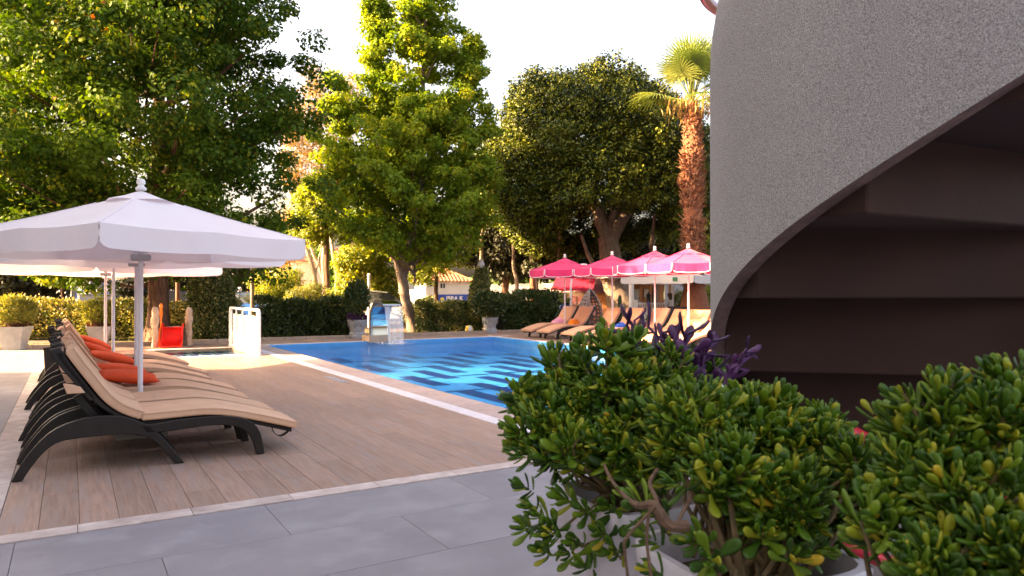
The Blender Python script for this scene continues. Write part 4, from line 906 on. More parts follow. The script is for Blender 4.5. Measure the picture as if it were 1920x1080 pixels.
def frond(az, el, L_, fan, drp, nleaf=34):
    dx, dy = math.cos(az), math.sin(az)
    st = [top + Vector((0, 0, 0.0))]; 
    for k in range(1, 7):
        s_ = k / 6; e_ = el - drp * s_ * .4; st.append(st[-1] + Vector((dx * math.cos(e_), dy * math.cos(e_), math.sin(e_))) * (L_ / 6))
    q = MB(); q.tube(st, [.03, .026, .022, .02, .018, .015, .012], 6); f_ = q.build("frond_stalk", PALML, t, smooth=True)
    hub = st[-1]; ax = (st[-1] - st[-2]).normalized(); sd_ = ax.cross(Vector((0, 0, 1))).normalized(); nm = sd_.cross(ax).normalized()
    q = MB()
    for k in range(nleaf):
        a_ = (k / (nleaf - 1) - .5) * R(250); dr = (ax * math.cos(a_) + sd_ * math.sin(a_)).normalized(); ln_ = fan * (0.75 + .25 * math.cos(a_ * .6)) * random.uniform(.9, 1.1)
        pr_ = dr.cross(nm).normalized(); p0 = hub; pts_ = []
        for s_ in range(6):
            u = s_ / 5; pos = p0 + dr * ln_ * u + Vector((0, 0, -1)) * (drp * .75 * ln_ * u ** 2.6) + nm * 0.10 * ln_ * (u - u * u)
            ww = 0.040 * (1 - u * .92) * (0.5 + 1.6 * u if u < .35 else 1.05) ; pts_ += [pos + pr_ * ww, pos - nm * ww * .5, pos - pr_ * ww]
        q.add(pts_, [f2 for s_ in range(5) for b_ in [s_ * 3] for f2 in ((b_, b_ + 1, b_ + 4, b_ + 3), (b_ + 1, b_ + 2, b_ + 5, b_ + 4))])
    fo = q.build("frond", PALML, t); return fo
rp_ = random.Random(4)
for k in range(26):
    az = k * 2.399; el = R([86, 78, 70, 60, 50, 38, 22, 4][k % 8] + rp_.uniform(-6, 6)); frond(az, el, rp_.uniform(1.1, 1.6), rp_.uniform(1.0, 1.2), 0.10 + max(0, (0.95 - el)) * .55)
# the ochre fibre skirt and hanging dry tips
P = np.array([top + Vector((random.gauss(0, .45), random.gauss(0, .45), random.uniform(-.3, .35))) for _ in range(260)])
o = leaves("dry_fibres", P, 0.38, OCHRE, t, dirs=np.tile([0, 0, -1.6], (260, 1)), aspect=0.10); o["kind"] = "stuff"

# plain blob trees and bushes further off
def bush(name, label, cat, blobs, m, n, size, cr=0.4, trunk=None, tm=BARK, core=False, group=None, aspect=0.55, droop=0.0, lobed=False, pern=40, tr=0.12):
    """blobs: (px, py, depth, rx px, ry px)"""
    t = thing(name, label, cat, (0, 0, 0), 0, group); C = []; A = [b[3] * b[4] * b[2] ** 2 for b in blobs]; S = sum(A)
    for b, a in zip(blobs, A):
        k = max(3, int(n / pern * a / S)); c = at(b[0], b[2]); cz = hz(b[1], b[2]); rx = b[3] * b[2] / FPX; rz = b[4] * b[2] / FPX
        for d in sph(k):
            s_ = random.uniform(.55, .98); p = Vector((c.x, c.y, cz)) + fr(d[0] * rx * s_, d[1] * rx * s_, d[2] * rz * s_)
            if p.z > 0.05: C.append(tuple(p))
        if core:
            q = MB(); q.lathe([(0.02, -1), (.5, -.86), (.86, -.5), (1, 0), (.86, .5), (.5, .86), (.02, 1)], 12)
            q.v = [(c.x + v[0] * rx * .55, c.y + v[1] * rx * .55, max(0.0, cz + v[2] * rz * .6)) for v in q.v]; q.build("shade_core", CORE, t)
    P, d, tone = clumps(C, cr, pern)
    leaves("crown", P, size, m, t, dirs=d * .5, rnd=tone, aspect=aspect, droop=droop, lobed=lobed, nrm=d)
    for tk in (trunk or []):
        limb(t, tm, [tuple(at(x, d_)[:2]) + (hz(y, d_),) for x, y, d_ in tk[0]], tk[1], tk[2], "trunk" if tk is trunk[0] else "limb")
    return t
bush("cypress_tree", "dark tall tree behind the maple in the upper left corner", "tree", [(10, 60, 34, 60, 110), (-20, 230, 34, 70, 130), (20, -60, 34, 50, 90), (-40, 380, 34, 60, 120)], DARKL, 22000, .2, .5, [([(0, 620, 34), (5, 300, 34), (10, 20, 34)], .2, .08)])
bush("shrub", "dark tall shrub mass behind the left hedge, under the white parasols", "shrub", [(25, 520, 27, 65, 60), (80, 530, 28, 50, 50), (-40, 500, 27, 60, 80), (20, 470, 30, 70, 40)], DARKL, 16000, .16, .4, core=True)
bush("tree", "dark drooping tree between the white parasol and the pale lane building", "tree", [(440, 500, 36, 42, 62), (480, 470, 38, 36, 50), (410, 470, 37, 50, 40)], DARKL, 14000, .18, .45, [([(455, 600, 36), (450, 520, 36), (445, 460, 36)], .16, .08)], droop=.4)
bush("tree", "small tree with lit yellow leaves hanging low over the left hedge", "tree", [(95, 515, 25, 28, 22), (150, 520, 25, 20, 10), (130, 505, 25, 40, 14)], YELLOW, 2600, .15, .25, [([(120, 600, 25), (118, 540, 25), (122, 500, 25)], .05, .03)])
bush("willow_tree", "bright yellow-green willow-like tree beyond the dark hedge, between lamp post and slanting trunks", "tree", [(515, 535, 31, 34, 34), (540, 555, 31, 26, 28), (495, 530, 31.5, 26, 18), (545, 520, 32, 22, 20)], YELLOW, 12000, .12, .28, [([(515, 600, 31), (514, 560, 31), (516, 525, 31)], .07, .04)], droop=.9, aspect=.3)
bush("shrub", "green shrub with yellow tips behind the dark hedge, right of the willow", "shrub", [(560, 560, 28, 22, 22), (585, 552, 29, 22, 26)], POTL, 5000, .11, .25, droop=.5, aspect=.35)
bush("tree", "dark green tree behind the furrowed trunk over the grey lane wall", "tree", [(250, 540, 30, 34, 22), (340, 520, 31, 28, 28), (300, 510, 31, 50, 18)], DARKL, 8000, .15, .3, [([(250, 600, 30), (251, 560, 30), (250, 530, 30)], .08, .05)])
# eucalyptus group with pale slanting trunks
for lb, tr_, bl in (
    ("eucalyptus with a long pale trunk leaning left over the hedge", [([(604, 590, 33), (590, 520, 33), (572, 455, 33), (560, 420, 33), (552, 340, 33)], .13, .07), ([(590, 520, 33), (601, 470, 33), (598, 440, 33)], .05, .03)], [(552, 300, 33, 26, 60), (556, 400, 33, 30, 30), (548, 230, 33, 20, 50), (535, 480, 33, 18, 40)]),
    ("eucalyptus with a straight pale trunk, middle of the pale trunks", [([(612, 590, 34), (609, 520, 34), (605, 430, 34), (602, 330, 34), (598, 200, 34)], .15, .08), ([(611, 530, 34), (585, 470, 34), (566, 430, 34)], .09, .05)], [(600, 190, 34, 34, 50), (585, 150, 34, 20, 30), (610, 300, 34, 30, 60), (575, 260, 34, 20, 50)]),
    ("slim eucalyptus with the paired pale trunks right of the others", [([(625, 590, 35), (632, 520, 35), (622, 460, 35), (618, 380, 35)], .12, .07), ([(630, 590, 36), (636, 530, 36), (641, 470, 36)], .10, .07)], [(620, 330, 35, 32, 50), (640, 250, 35, 24, 70), (655, 190, 35, 20, 60)])):
    bush("eucalyptus_tree", lb, "tree", bl, OCHRE, 7500, .15, .42, tr_, PALEB, group="eucalyptus trees with pale trunks", droop=.9, aspect=.28)
for lb, bl, m_ in (("lit yellow-green tree behind the young maple's left side", [(610, 370, 31, 38, 42), (585, 420, 31, 36, 40), (640, 420, 31, 30, 40), (575, 365, 31, 20, 26)], YELLOW),
    ("low yellow-green tree over the dark hedge beside the white post", [(665, 500, 30, 34, 40), (700, 470, 31, 34, 40), (650, 555, 29, 28, 20), (720, 530, 31, 24, 40)], YELLOW),
    ("bright tree crown between the young maple and the tiled gatehouse", [(815, 470, 36, 46, 48), (850, 430, 37, 40, 50), (790, 520, 36, 26, 24), (870, 480, 36, 26, 28), (880, 400, 38, 40, 30)], YELLOW),
    ("bright green tree seen through the fork of the young maple", [(740, 440, 40, 46, 40), (700, 420, 40, 40, 50), (800, 420, 41, 46, 40)], YELLOW)):
    bush("tree", lb, "tree", bl, m_, 12000, .16, .38, [([(bl[0][0], 610, bl[0][2]), (bl[0][0] + 3, 560, bl[0][2]), (bl[0][0] + 2, bl[0][1], bl[0][2])], .13, .07)])
bush("tree", "slender reddish-trunked tree with dark leaves beside the white post", "tree", [(690, 450, 33, 22, 26), (680, 490, 33, 16, 14)], MAPLE, 3000, .14, .3, [([(680, 600, 33), (684, 540, 33), (688, 500, 33), (690, 450, 33)], .12, .08)], mat("red_bark", (0.24, 0.09, 0.05), (0.12, 0.05, 0.035), 9, 0.9, 0.5, 20))
bush("tree", "dark tree behind the palm, against the edge of the staircase wall", "tree", [(1325, 330, 38, 60, 90), (1340, 470, 38, 60, 70), (1290, 420, 39, 60, 90), (1250, 500, 40, 60, 40)], FICUS, 26000, .2, .5, [([(1345, 600, 38), (1345, 500, 38), (1340, 400, 38)], .25, .15)])
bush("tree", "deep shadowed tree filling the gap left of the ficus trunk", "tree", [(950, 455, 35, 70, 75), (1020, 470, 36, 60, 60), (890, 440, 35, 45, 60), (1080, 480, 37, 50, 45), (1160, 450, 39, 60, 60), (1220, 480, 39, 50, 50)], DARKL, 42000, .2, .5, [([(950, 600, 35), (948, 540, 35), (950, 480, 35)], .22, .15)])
bush("tree", "thin red-barked tree in front of the right-hand white wall", "tree", [(1000, 500, 30, 16, 12)], DARKL, 700, .14, .25, [([(1002, 612, 30), (1001, 570, 30), (999, 530, 30), (1000, 500, 30)], .13, .11)], mat("red_bark2", (0.30, 0.12, 0.06), (0.16, 0.06, 0.04), 9, 0.9, 0.5, 20))
# wooded backdrop beyond the road
P = []
for k in range(900):
    th = R(random.uniform(-50, 34)); d = random.uniform(78, 92); hh = 5.5 + 2.5 * math.sin(th * 13) + 1.5 * math.sin(th * 37)
    p = fr(d * math.tan(th), d, random.uniform(0.3, 1) ** .8 * hh); P.append(tuple(p))
Pc, d, tone = clumps(P, 1.3, 40); tag(leaves("woods", Pc, 0.6, MAPLE, None, dirs=d * .4, rnd=tone), "far green wood beyond the lane that closes the view", "woods", kind="stuff")
hl = MB(); V = []
for k in range(41):
    th = R(-55 + k * 2.4); h_ = 3.5 + 1.4 * math.sin(th * 5 + 1) + .5 * math.sin(th * 17)
    for rr, zz in ((95, -0.1), (110, h_ * .8), (135, h_ * 1.1), (170, h_ * 1.1)): p = fr(rr * math.sin(th), rr * math.cos(th), zz); V.append(tuple(p))
hl.add(V, [(k * 4 + j, (k + 1) * 4 + j, (k + 1) * 4 + j + 1, k * 4 + j + 1) for k in range(40) for j in range(3)]); tag(hl.build("hill", mat("wooded_hill", (0.05, 0.06, 0.02), (0.03, 0.04, 0.015), .3, .95), smooth=True), kind="structure")

# ------------------------------------------------------------------ hedges
def hedge(label, P0, P1, w_, h_, m, n, size, seed=1, cat="hedge", top=0.06, corem=CORE):
    t = thing("hedge", label, cat, (0, 0, 0)); a = Vector((P0[0], P0[1], 0)); b = Vector((P1[0], P1[1], 0)); L_ = (b - a).length; ex = (b - a) / L_; ey = Vector((-ex.y, ex.x, 0))
    u = rng.uniform(0, L_, n); k = rng.uniform(0, 1, n); per = 2 * h_ + w_; s_ = k * per; y = np.where(s_ < h_, -w_ / 2, np.where(s_ < h_ + w_, s_ - h_ - w_ / 2, w_ / 2)); z = np.where(s_ < h_, s_, np.where(s_ < h_ + w_, h_, per - s_))
    lump = 0.09 * np.sin(u * 2.3 + seed) + 0.06 * np.sin(u * 5.1 + 2 * seed + z * 3) + 0.05 * np.sin(z * 7 + u * 1.7)
    y = y * (1 + lump * 1.5) + rng.normal(0, .055, n); z = np.maximum(0.03, z * (1 + top * np.sin(u * 1.9 + seed) + .04 * np.sin(u * 6.3)) + rng.normal(0, .05, n))
    dv = np.column_stack([ey.x * np.sign(y) * .5, ey.y * np.sign(y) * .5, np.where(z > h_ * .9, .6, .1)])
    P = np.column_stack([a.x + ex.x * u + ey.x * y, a.y + ex.y * u + ey.y * y, z])
    leaves("foliage", P, size, m, t, dirs=dv, rnd=np.clip(.5 * rng.uniform(size=n) + .5 * (0.5 + 0.5 * np.sin(u * 7.1 + 5 * z) * np.sin(u * 3.3 - 4 * z)), .01, .99))
    q = MB(); T = Matrix.Translation(a) @ Matrix(((ex.x, ey.x, 0, 0), (ex.y, ey.y, 0, 0), (0, 0, 1, 0), (0, 0, 0, 1))); q.box(.1, L_ - .1, -w_ / 2 + .13, w_ / 2 - .13, 0.02, h_ - .15, T=T); q.build("shade_core", corem, t); return t
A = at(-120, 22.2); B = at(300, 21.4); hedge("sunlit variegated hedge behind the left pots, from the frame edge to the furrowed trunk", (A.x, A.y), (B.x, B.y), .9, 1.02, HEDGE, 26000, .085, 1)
A = at(305, 21.6); B = at(440, 21.2); hedge("variegated hedge behind the red slide, between trunk and railing", (A.x, A.y), (B.x, B.y), .9, 1.0, HEDGE, 11000, .085, 4)
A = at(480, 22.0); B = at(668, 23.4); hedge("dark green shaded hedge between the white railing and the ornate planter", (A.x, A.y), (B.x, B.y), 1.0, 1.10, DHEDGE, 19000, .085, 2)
A = at(780, 25.6); B = at(905, 25.8); hedge("low hedge of pale-edged leaves between the maple trunk and the ivy-clad lamp", (A.x, A.y), (B.x, B.y), 1.0, .98, HEDGE, 15000, .085, 3)
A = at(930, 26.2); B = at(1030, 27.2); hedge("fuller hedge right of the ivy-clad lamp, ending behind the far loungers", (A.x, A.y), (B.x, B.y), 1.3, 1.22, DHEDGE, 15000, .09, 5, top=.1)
# topiary dome
t = thing("topiary_bush", "tall dome-clipped variegated bush left of the white railing", "topiary", (0, 0, 0)); c = at(397, 20.9)
n_ = 16000; th = rng.uniform(0, 2 * np.pi, n_); z = rng.uniform(0.05, 2.25, n_); rr = 0.60 * np.interp(z, [0, .4, 1.0, 1.6, 1.95, 2.15, 2.3], [.9, .96, 1.0, .88, .66, .42, .12]) * (1 + .05 * np.sin(5 * th + 3 * z) + .04 * np.sin(9 * z)) + rng.normal(0, .03, n_)
leaves("foliage", np.column_stack([c.x + rr * np.cos(th), c.y + rr * np.sin(th), z]), .08, HEDGE, t, dirs=np.column_stack([np.cos(th) * .6, np.sin(th) * .6, .2 + 0 * th]), rnd=rng.uniform(size=n_) * .85)
q = MB(); q.lathe([(.40, .05), (.48, 1.0), (.40, 1.6), (.28, 1.9), (.05, 2.1)], 16, (c.x, c.y, 0)); q.build("shade_core", CORE, t)
bush("shrub", "round yellow-edged shrub behind the base of the forked maple trunk", "shrub", [(800, 578, 26.6, 22, 24), (770, 585, 26.4, 16, 18)], HEDGE, 5000, .085, .18, core=True)
bush("shrub", "leafy loose shrub behind the farthest lounger of the poolside row", "shrub", [(1035, 572, 27, 26, 34), (1010, 588, 27, 20, 22), (1055, 590, 26.5, 18, 22)], DHEDGE, 6500, .10, .22, core=True)
# ivy covered lamp
t = thing("ivy_lamp_post", "lamp post thickly wrapped in ivy with a ribbed globe on top", "lamp post", (0, 0, 0)); c = at(902, 25.4)
q = MB(); q.tube([(c.x, c.y, 0), (c.x, c.y, 2.28)], .05, 10); q.build("post", BARK, t, smooth=True)
n_ = 7500; th = rng.uniform(0, 2 * np.pi, n_); z = rng.uniform(.5, 2.25, n_); rr = np.interp(z, [.4, .8, 1.3, 1.8, 2.1, 2.3], [.55, .46, .36, .30, .20, .12]) * (1 + .15 * np.sin(4 * z + th)) * rng.uniform(.6, 1.05, n_)
leaves("ivy", np.column_stack([c.x + rr * np.cos(th), c.y + rr * np.sin(th), z]), .085, HEDGE, t, dirs=np.column_stack([np.cos(th) * .6, np.sin(th) * .6, -.1 + 0 * th]), rnd=rng.uniform(size=n_) * .8)
q = MB(); q.lathe([(.03, 0), (.09, .02), (.125, .08), (.13, .14), (.11, .2), (.07, .25), (.09, .26), (.05, .3), (.01, .33)], 16, (c.x, c.y, 2.25), wob=lambda th, z: 1 + .05 * math.sin(8 * th)); q.build("globe", mat("milk_glass", (.5, .45, .4), None, 5, .4), t, smooth=True)

# ------------------------------------------------------------------ garden planters
def planter(label, px, py, hp, wtop, kind, plant, seed):
    d = CH * FPX / (py - 550); c = at(px, d); t = thing("planter", label, "planter", (c.x, c.y, 0.0), R(-YAW + 12 * seed)); r1 = wtop / 2
    if kind == "square":
        q = MB(); q.lathe([(r1 * .60, 0), (r1 * .62, .02), (r1 * .64, .1), (r1 * .74, hp * .5), (r1 * .95, hp * .93), (r1 * .99, hp), (r1 * .90, hp), (r1 * .86, hp * .9)], 32, sq=.75, cap=True); q.build("pot", CERAM, t, smooth=True)
    else:
        q = MB(); q.lathe([(r1 * .84, 0), (r1 * .86, .07), (r1 * .80, .09), (r1 * .82, .14), (r1 * .70, .18), (r1 * .74, hp * .5), (r1 * .86, hp * .8), (r1 * 1.0, hp * .95), (r1 * .99, hp), (r1 * .88, hp), (r1 * .84, hp * .9)], 40, wob=lambda th, z: 1 + (.035 * math.sin(5 * th) * math.sin(8 * z) + .018 * math.sin(11 * th + 20 * z) if .16 < z < hp - .03 else 0)); q.build("pot", CERAM, t, smooth=True)
        for k in range(5):
            a_ = k * 2 * math.pi / 5; q = MB(); q.tube(rs([(r1 * .92 * math.cos(a_ - .45), r1 * .92 * math.sin(a_ - .45), hp * .82), (r1 * .88 * math.cos(a_), r1 * .88 * math.sin(a_), hp * .60), (r1 * .92 * math.cos(a_ + .45), r1 * .92 * math.sin(a_ + .45), hp * .82)], 12), .018, 6); q.build("garland", CERAM, t, smooth=True)
    q = MB(); q.lathe([(r1 * .88, hp - .04), (.01, hp - .02)], 20); q.build("soil", SOIL, t)
    for (m, n_, rx, rz, zc, sz, asp, up) in plant:
        dd = sph(n_) * rng.uniform(.3, 1, (n_, 1)) ** .5; P = np.column_stack([dd[:, 0] * rx, dd[:, 1] * rx, hp + zc + dd[:, 2] * rz])
        P[:, 2] = np.maximum(P[:, 2], hp - .06)
        leaves("foliage", P, sz, m, t, dirs=np.column_stack([dd[:, 0] * .5, dd[:, 1] * .5, np.full(n_, up)]), aspect=asp)
    q = MB()
    for k in range(9):
        a_ = k * 2.4 + seed; rr = rng.uniform(.15, .45); q.tube([(0.03 * math.cos(a_), .03 * math.sin(a_), hp - .05), (rr * .5 * math.cos(a_), rr * .5 * math.sin(a_), hp + .25), (rr * math.cos(a_), rr * math.sin(a_), hp + .6)], [.012, .008, .003], 5)
    q.build("stems", BARK2, t)
    return t
GRS = (POTL, 2600, .42, .38, .36, .12, .22, .5); MAR = (MAROON, 500, .26, .12, .06, .08, .6, .1)
planter("plain flared grey pot at the far left with bushy yellow-green plant", 28, 656, .56, .66, "square", [GRS, MAR], 1)
planter("plain flared grey pot behind the lounger backs, beside the white poles", 187, 650, .52, .62, "square", [(POTL, 2400, .38, .34, .34, .12, .25, .5), (MAROON, 500, .26, .12, .06, .08, .6, .1), (YELLOW, 250, .16, .1, .08, .1, .4, .6)], 2)
planter("ornate grey planter with garlands left of the steel waterfall", 670, 634, .56, .60, "round", [(DHEDGE, 1900, .36, .55, .62, .13, .35, .6), (PURPL, 350, .3, .12, .08, .1, .5, .0), (POTL, 500, .28, .4, .45, .13, .3, .6)], 3)
planter("ornate grey planter right of the beach ball, in front of the ivy lamp", 919, 625, .54, .56, "round", [(DHEDGE, 2400, .62, .42, .45, .14, .35, .4), (POTL, 700, .25, .2, .2, .16, .2, .9)], 1.5)
planter("low grey planter half hidden behind the farthest lounger across the pool", 1027, 617, .42, .62, "round", [(DHEDGE, 1500, .55, .28, .30, .12, .4, .3), (YELLOW, 80, .12, .1, .1, .12, .3, .7)], 2.4)

# ------------------------------------------------------------------ near planters with succulents
POTW = mat("white_glazed_pot", (0.66, 0.64, 0.69), (0.58, 0.56, 0.61), 3, 0.35, 0.05, 20, spec=0.5, c3=(0.50, 0.46, 0.48), s3=5)
SUCC = leafmat("succulent_leaf", [(0, (0.020, 0.070, 0.006)), (0.4, (0.062, 0.155, 0.010)), (0.82, (0.16, 0.26, 0.016)), (0.985, (0.38, 0.38, 0.03)), (1, (0.55, 0.36, 0.03))], 0.42, 0.25, 0.4)
STEM = mat("succulent_stem", (0.20, 0.13, 0.06), (0.10, 0.08, 0.04), 30, 0.7, 0.4, 60)
def leaf_template(nr=5, nc=6):
    V = []; prof = [(0.0, .06, .06), (.3, .10, .065), (.65, .205, .075), (.87, .18, .065), (1.0, .06, .03)]
    for (u, wd, th) in prof:
        for k in range(nc):
            a = 2 * math.pi * k / nc; V.append((u, wd * math.cos(a), th * math.sin(a) * (0.75 if math.sin(a) > 0 else 1) + 0.20 * u * u))
    F = [(i * nc + k, i * nc + (k + 1) % nc, (i + 1) * nc + (k + 1) % nc) for i in range(len(prof) - 1) for k in range(nc)] + [(i * nc + k, (i + 1) * nc + (k + 1) % nc, (i + 1) * nc + k) for i in range(len(prof) - 1) for k in range(nc)]
    F += [((len(prof) - 1) * nc, (len(prof) - 1) * nc + k, (len(prof) - 1) * nc + k + 1) for k in range(1, nc - 1)]
    return np.array(V), np.array(F)
LV, LF = leaf_template()
lme = bpy.data.meshes.new("leaf"); lme.from_pydata([tuple(v) for v in LV], [], [tuple(int(i) for i in f) for f in LF]); lme.polygons.foreach_set("use_smooth", [True] * len(LF)); lme.materials.append(SUCC)
lmp = lme.copy(); lmp.materials.clear(); lmp.materials.append(PURPL)
def place_leaves(P, X, Y, Z, S, m, parent, me, nobj, aspectw=1.0):
    """leaves from frames; the nearest ones to the garden path are separate parts"""
    P = np.array(P); X = np.array(X); Y = np.array(Y) * aspectw; Z = np.array(Z); S = np.array(S)[:, None]
    d = np.linalg.norm(P - np.array([0, 0, CH]), axis=1); order = np.argsort(d); big = order[:nobj]; rest = order[nobj:]
    for i in big:
        o = link("leaf", me, parent); M_ = Matrix([[X[i][r] * S[i, 0], Y[i][r] * S[i, 0], Z[i][r] * S[i, 0], P[i][r]] for r in range(3)] + [[0, 0, 0, 1]]); o.matrix_world = M_
    if len(rest):
        B = np.stack([X, Y, Z], 2)[rest] * S[rest][:, :, None]
        V = np.einsum('nij,kj->nki', B, LV) + P[rest][:, None]; k = len(LV)
        F = (np.arange(len(rest))[:, None, None] * k + LF[None]).reshape(-1, 3); V = V.reshape(-1, 3)
        me2 = bpy.data.meshes.new("foliage"); me2.vertices.add(len(V)); me2.vertices.foreach_set("co", V.ravel().astype(np.float32)); me2.loops.add(F.size); me2.loops.foreach_set("vertex_index", F.ravel().astype(np.int32))
        me2.polygons.add(len(F)); me2.polygons.foreach_set("loop_start", np.arange(0, F.size, 3, dtype=np.int32)); me2.polygons.foreach_set("use_smooth", [True] * len(F)); me2.update(calc_edges=True); me2.materials.append(m)
        at_ = me2.attributes.new("rnd", 'FLOAT', 'POINT'); at_.data.foreach_set("value", np.repeat(rng.uniform(0, 1, len(rest)), k).astype(np.float32))
        o = link("foliage", me2, parent); o["kind"] = "stuff"
def succulent(label, root, blobs, nros, hang=(), size=0.040, group=None, seed=0):
    """rosettes on stems that start at the root and end in the blobs (px, py, depth, rx px, ry px)"""
    t = thing("succulent_plant", label, "plant", (0, 0, 0), 0, group); q = MB(); P = []; X = []; Y = []; Z = []; S = []
    rg = random.Random(seed); tips = []
    A = [b[3] * b[4] * b[2] ** 2 for b in blobs]; SA2 = sum(A)
    for b, a in zip(blobs, A):
        c = at(b[0], b[2]); cz = hz(b[1], b[2]); rx = b[3] * b[2] / FPX; rz = b[4] * b[2] / FPX
        cnt = int(nros * a / SA2)
        for i in range(cnt):
            u = rg.gauss(0, 1), rg.gauss(0, 1), rg.gauss(0, 1); l_ = math.sqrt(sum(x * x for x in u)); u = [x / l_ for x in u]
            s_ = rg.uniform(.72, 1.04) if rg.random() < .75 else rg.uniform(.3, .75)
            p = Vector((c.x, c.y, cz)) + fr(u[0] * rx * s_, u[1] * rx * s_ * .8, u[2] * rz * s_)
            ud = fr(u[0], u[1], u[2]); dr = (Vector((ud.x, ud.y, ud.z * .6 + 0.75)) + Vector((rg.gauss(0, .25), rg.gauss(0, .25), 0))).normalized()
            tips.append((p, dr, rg.uniform(.6, 1.25)))
    for (px, py, d) in hang:
        p = at(px, d); p.z = hz(py, d); out_ = (Vector((p.x, p.y, 0)) - Vector((root.x, root.y, 0))).normalized()
        tips.append((p, (out_ * .7 + Vector((rg.gauss(0, .2), rg.gauss(0, .2), .35))).normalized(), rg.uniform(.85, 1.15)))
    for p, dr, sz in tips:
        # stem
        rt = root + Vector((rg.gauss(0, .05), rg.gauss(0, .05), rg.uniform(-.02, .04)))
        mid = rt.lerp(p, .5) + Vector((rg.gauss(0, .03), rg.gauss(0, .03), rg.uniform(-.04, .03))) + Vector((0, 0, .05 if p.z < rt.z + .1 else 0))
        if rg.random() < .28: q.tube(rs([tuple(rt), tuple(mid), tuple(p - dr * .06), tuple(p)], 9), [.0085, .0075, .007, .006, .0055, .005, .0045, .004, .003], 5)
        nl = rg.randint(9, 14); side = dr.orthogonal().normalized(); s2 = dr.cross(side).normalized()
        for k in range(nl):
            f_ = k / nl; a_ = k * 2.399 + rg.uniform(-.2, .2); tilt = R(12 + 74 * f_ + rg.uniform(-8, 8))
            rad = side * math.cos(a_) + s2 * math.sin(a_); x = dr * math.cos(tilt) + rad * math.sin(tilt); zax = (dr * math.sin(tilt) - rad * math.cos(tilt)); yax = zax.cross(x)
            P.append(tuple(p - dr * (.06 * f_) + rad * .004)); X.append(tuple(x)); Y.append(tuple(yax)); Z.append(tuple(zax)); S.append(size * sz * rg.uniform(.7, 1.25) * (.6 + .6 * f_))
    q.build("stems", STEM, t, smooth=True)
    place_leaves(P, X, Y, Z, S, SUCC, t, lme, 290)
    return t
def nearpot(label, cx, cy, top_z, wd, rz=0, mossy=False):
    t = thing("plant_pot", label, "plant pot", (cx, cy, 0.0), rz, "tall white pots beside the staircase"); h = wd / 2
    prof = [(h * .86, 0.0), (h * .88, .02), (h * .96, top_z * .6), (h * .97, top_z - .06), (h * 1.0, top_z - .045), (h * 1.01, top_z - .01), (h * .985, top_z), (h * .90, top_z), (h * .88, top_z - .02), (h * .87, top_z - .09)]
    q = MB(); n = 48; V = []
    for r_, z in prof:
        for k in range(n):
            th = 2 * math.pi * k / n; c_, s_ = math.cos(th), math.sin(th); e = 5.0; rr = r_ / ((abs(c_) ** e + abs(s_) ** e) ** (1 / e)); V.append((rr * c_, rr * s_, z))
    q.add(V, [(i * n + k, i * n + (k + 1) % n, (i + 1) * n + (k + 1) % n, (i + 1) * n + k) for i in range(len(prof) - 1) for k in range(n)] + [tuple(range(n))[::-1]])
    q.build("pot_wall", POTW, t, smooth=True)
    q = MB(); q.lathe([(h * .90, top_z - .085), (.01, top_z - .06)], 24, sq=.6); q.build("soil", SOIL, t, smooth=True); return t
pc1 = at(1190, 2.12); nearpot("tall white glazed pot under the left half of the succulents, farthest of the pots", pc1.x, pc1.y, .765, .40, R(-8))
pc2 = at(1400, 1.66); nearpot("tall white pot with rounded rim in the middle, brown stem lying over its edge", pc2.x, pc2.y, .755, .42, R(-8))
pc3 = at(1790, 1.22); nearpot("white pot at the lower right under the blurred succulent, nearest the viewer", pc3.x, pc3.y, .62, .36, R(-8))
r1 = Vector((pc1.x, pc1.y, .74)); r2 = Vector((pc2.x, pc2.y, .70)); r3 = Vector((pc3.x, pc3.y, .60))
succulent("large sprawling green succulent in the farthest white pot, trailing over the paving", r1,
    [(1150, 730, 2.15, 120, 110), (1030, 800, 2.1, 78, 70), (1230, 720, 2.2, 95, 85), (1060, 705, 2.2, 62, 62), (1190, 820, 1.98, 105, 80), (1065, 840, 2.0, 66, 50), (985, 735, 2.15, 45, 36), (1310, 700, 2.3, 60, 45)],
    440, hang=[(965, 850, 2.0), (985, 770, 2.05), (1000, 960, 1.95), (985, 945, 1.95), (1030, 985, 1.93), (1075, 1010, 1.92), (1060, 1035, 1.9), (1020, 1000, 1.92), (1045, 930, 1.95), (1095, 960, 1.9), (1140, 950, 1.88), (970, 905, 2.0), (1085, 1055, 1.9), (1120, 1000, 1.85), (950, 800, 2.1), (1150, 1030, 1.85), (1010, 1030, 1.92), (975, 985, 1.95)], size=.053, seed=1)
succulent("succulent with yellowing leaves and a thick bare brown stem in the middle pot", r2,
    [(1300, 800, 1.78, 105, 85), (1420, 810, 1.8, 95, 90), (1510, 860, 1.75, 90, 85), (1370, 880, 1.62, 85, 60), (1470, 930, 1.6, 95, 70), (1560, 930, 1.65, 60, 75), (1610, 880, 1.6, 50, 70), (1400, 750, 1.85, 50, 40), (1530, 800, 1.8, 50, 50)],
    460, hang=[(1225, 960, 1.6), (1290, 1010, 1.5), (1330, 1050, 1.45), (1200, 1000, 1.6), (1210, 1060, 1.55), (1250, 900, 1.6), (1550, 1030, 1.5), (1500, 1040, 1.45), (1180, 930, 1.65), (1430, 1000, 1.5)], size=.051, seed=2)
